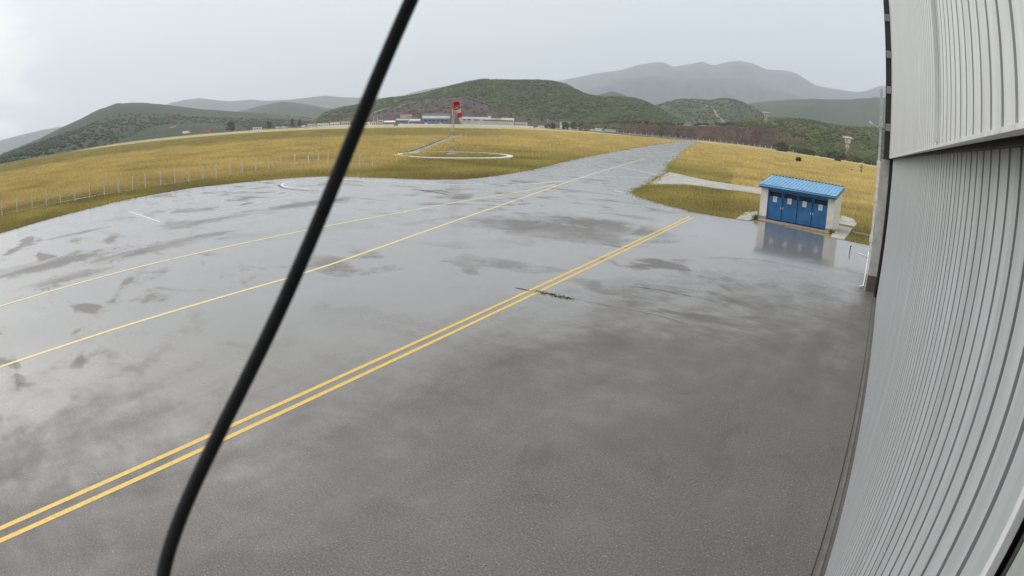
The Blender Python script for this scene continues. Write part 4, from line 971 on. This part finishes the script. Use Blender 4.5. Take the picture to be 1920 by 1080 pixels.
building('annex', -34.95, -33.75, 865, 7.6, 25, 'w_grey', 'plain low grey annex at the right end of the long factory', 'flat', 'roof_grey', row(4, .1, .9, 3.5, 4.6))
building('house', -32.78, -32.2, 850, 4.0, 8, 'w_white', 'little white house with a dark roof right of the factory annex', 'gable', 'roof_dark', row(2, .15, .85, 1.2, 2.4))
building('warehouse', -46.0, -44.85, 850, 9.5, 22, 'w_blue', 'two storey blue and white warehouse left of the factory hall', 'flat', 'roof_grey', row(7, .04, .96, 4.4, 6.0), [(.3, .5, -.2, 3.2, 'w_white')], [(0, 1, 7.6, 9.6, 'w_white')])
building('warehouse', -44.75, -43.75, 850, 8.0, 20, 'w_blue', 'lower blue warehouse touching the left side of the factory hall', 'slope', 'w_white', row(5, .06, .94, 4.0, 5.4), [(.2, .4, -.2, 3.0, 'w_grey')], [(0, 1, 6.3, 8.0, 'w_white')], rise=1.2)
building('warehouse', -45.6, -44.55, 905, 14.0, 20, 'w_pink', 'pinkish hall with a red roof rising behind the two storey warehouse', 'gable', 'roof_red', row(5, .1, .9, 9.5, 11), rise=2.5)
building('house', -47.75, -47.2, 850, 8.4, 10, 'w_pink', 'tall pinkish house standing between low white houses right of the cable', 'flat', 'roof_grey', row(3, .1, .9, 5, 6.6) + row(3, .1, .9, 1.6, 3.2))
building('house', -48.35, -47.85, 850, 5.0, 9, 'w_white', 'white house with a dark red roof and wide dark windows, right of the cable', 'gable', 'roof_red', row(2, .08, .92, 2.0, 3.6), rise=1.6)
building('house', -49.0, -48.42, 850, 5.6, 9, 'w_white', 'plain white house nearest to the right edge of the cable', 'slope', 'roof_grey', row(2, .2, .8, 1.8, 3.2), rise=.8)
building('house', -47.1, -46.1, 850, 5.4, 10, 'w_tan', 'long cream house with a row of windows left of the two storey warehouse', 'gable', 'w_white', row(6, .05, .95, 2.0, 3.6), rise=1.6)
building('house', -51.15, -50.3, 870, 6.6, 10, 'w_pink', 'pale pink house just left of the cable', 'gable', 'roof_red', row(4, .1, .9, 3.0, 4.6), rise=1.6)
building('house', -52.2, -51.25, 900, 5.5, 10, 'w_white', 'long white house left of the pale pink house', 'gable', 'roof_grey', row(5, .05, .95, 2.0, 3.6), rise=1.4)
building('house', -53.4, -52.3, 930, 4.8, 10, 'w_white', 'low white shed with a flat pale roof right of the red roofed row', 'flat', 'w_white', row(4, .05, .95, 1.8, 3.2))
building('house', -54.35, -53.5, 940, 4.2, 10, 'w_white', 'low white row with red roofing right of the two pines', 'gable', 'roof_red', row(4, .05, .95, 1.6, 3.0), rise=1.4)
building('house', -60.2, -59.7, 980, 6.5, 9, 'w_blue', 'small dark blue house right of the leftmost far tree', 'flat', 'roof_dark', row(2, .15, .85, 2.5, 4.5))
building('house', -59.6, -58.7, 980, 3.6, 8, 'w_white', 'low white shed beside the dark blue house', 'flat', 'w_white', row(3, .1, .9, 1.2, 2.4))
building('house', -30.75, -30.45, 880, 10.2, 8, 'w_white', 'left one of two white gable walls among the trees', 'slope', 'roof_red', row(1, .3, .7, 5.5, 7.5), rise=1.5)
building('house', -30.05, -29.75, 880, 10.4, 8, 'w_white', 'right one of two white gable walls among the trees', 'slope', 'roof_red', row(1, .3, .7, 5.5, 7.5), rise=1.5)
# long white boundary wall in front of the works
def long_wall(name, pts, h, label, mat):
    root = empty(name, pts[0]); tag(root, label, 'wall'); m = MB()
    for a, b_ in zip(pts[:-1], pts[1:]):
        a, b_ = a - pts[0], b_ - pts[0]; t = (b_ - a).normalized(); n = Vector((-t.y, t.x, 0)) * .3
        m.add([a, b_, b_ + n, a + n] + [q + Vector((0, 0, h)) for q in (a, b_, b_ + n, a + n)], [(0, 1, 5, 4), (1, 2, 6, 5), (2, 3, 7, 6), (3, 0, 4, 7), (4, 5, 6, 7)])
    m.build('wall_panel', M[mat], root); return root
long_wall('boundary_wall', [pol(a, 835) for a in np.linspace(-45.8, -33.2, 12)], 2.4, 'long low whitewashed wall in front of the factory', 'w_white')
long_wall('boundary_wall', [pol(a, 845) for a in np.linspace(-53.0, -46.2, 8)], 1.9, 'low whitewashed wall in front of the white houses by the cable', 'w_white')
long_wall('boundary_wall', [pol(a, 820) for a in np.linspace(-33.0, -28.8, 6)], 1.2, 'low white wall right of the factory annex', 'w_white')
# lamp posts of the works
lp = 'lamp posts at the works'
for i, (a, l) in enumerate(((-48.1, 'thin lamp post above the white houses right of the cable'), (-47.75, 'second thin lamp post beside the tall pinkish house'), (-31.9, 'thin lamp post right of the little white house'), (-38.2, 'dark lamp post in front of the long grey factory'))):
    root = empty('lamp_post', pol(a, 840)); tag(root, l, 'lamp post', lp)
    m = MB(); m.tube([(0, 0, 0), (0, 0, 13 if i < 3 else 9)], .16, 6); m.build('pole', M['galv'], root); m = MB(); m.box(-.2, 1.4, -.2, .2, 12.8 if i < 3 else 8.8, 13.1 if i < 3 else 9.1); m.build('lamp', M['w_grey'], root)

# vehicles far across the field
def van(name, az, D, L, H, body, label, turn=0, cab=True, zb=0.0, cat='van'):
    root = empty(name, pol(az, D, zb), -R(az) + turn); tag(root, label, cat); W_ = 2.2
    m = MB(); m.extr([(-L / 2, .55), (L / 2, .55), (L / 2, 1.3), (L / 2 - .8, 1.6), (L / 2 - 1.6, H), (-L / 2, H)] if cab else [(-L / 2, .7), (L / 2, .7), (L / 2, H), (-L / 2, H)], 'y', -W_ / 2, W_ / 2); m.build('body', M[body], root)
    if cab:
        m = MB(); m.box(L / 2 - 2.8, L / 2 - 1.7, -W_ / 2 - .03, W_ / 2 + .03, 1.5, H - .35); m.build('window', M['glass'], root)
    for x in (-L / 2 + 1, L / 2 - 1):
        for y in (-W_ / 2, W_ / 2 - .25):
            m = MB(); m.tube([(x, y - .02, .42), (x, y + .27, .42)], .42, 12); m.build('wheel', M['tyre'], root)
    return root
van('parked_van', -27.65, 785, 7, 3.0, 'van_white', 'leftmost small white van of the three before the red bank')
van('box_truck', -27.05, 785, 12, 4.6, 'van_white', 'white box truck between the small van and the green container', 0, True, 0, 'truck')
van('container_trailer', -26.05, 785, 15, 4.2, 'van_green', 'pale green container trailer parked right of the white truck', 0, False, 0, 'trailer')
van('parked_van', -66.1, 800, 11, 3.6, 'van_white', 'white truck on the far left road under the long dark hill', 0, True, 3.2, 'truck')
van('parked_van', -63.8, 880, 11, 3.6, 'van_red', 'red truck on the far left road under the long dark hill', 0, True, 2.0, 'truck')
van('parked_van', -57.1, 960, 9, 3.4, 'van_white', 'white van parked left of the two dark pines', 0)
van('parked_van', -56.55, 955, 9, 3.4, 'van_white', 'white van parked directly beneath the two dark pines', 0)
van('parked_van', -54.65, 945, 9, 3.6, 'van_white', 'white van parked right of the two dark pines', 0)
building('house', -67.75, -67.15, 1150, 7, 8, 'w_pink', 'small red and white house on the low slope at the far left', 'gable', 'roof_red', row(2, .2, .8, 2, 3.6), rise=2, zb=9.0)

# ------------------------------------------------------------------ render settings
S.view_settings.view_transform = 'Standard'; S.view_settings.look = 'None'; S.view_settings.exposure = .80; S.view_settings.gamma = 1
S.render.engine = 'CYCLES'; S.cycles.use_denoising = True; S.cycles.max_bounces = 8; S.cycles.volume_bounces = 1
S.cycles.caustics_reflective = False; S.cycles.caustics_refractive = False
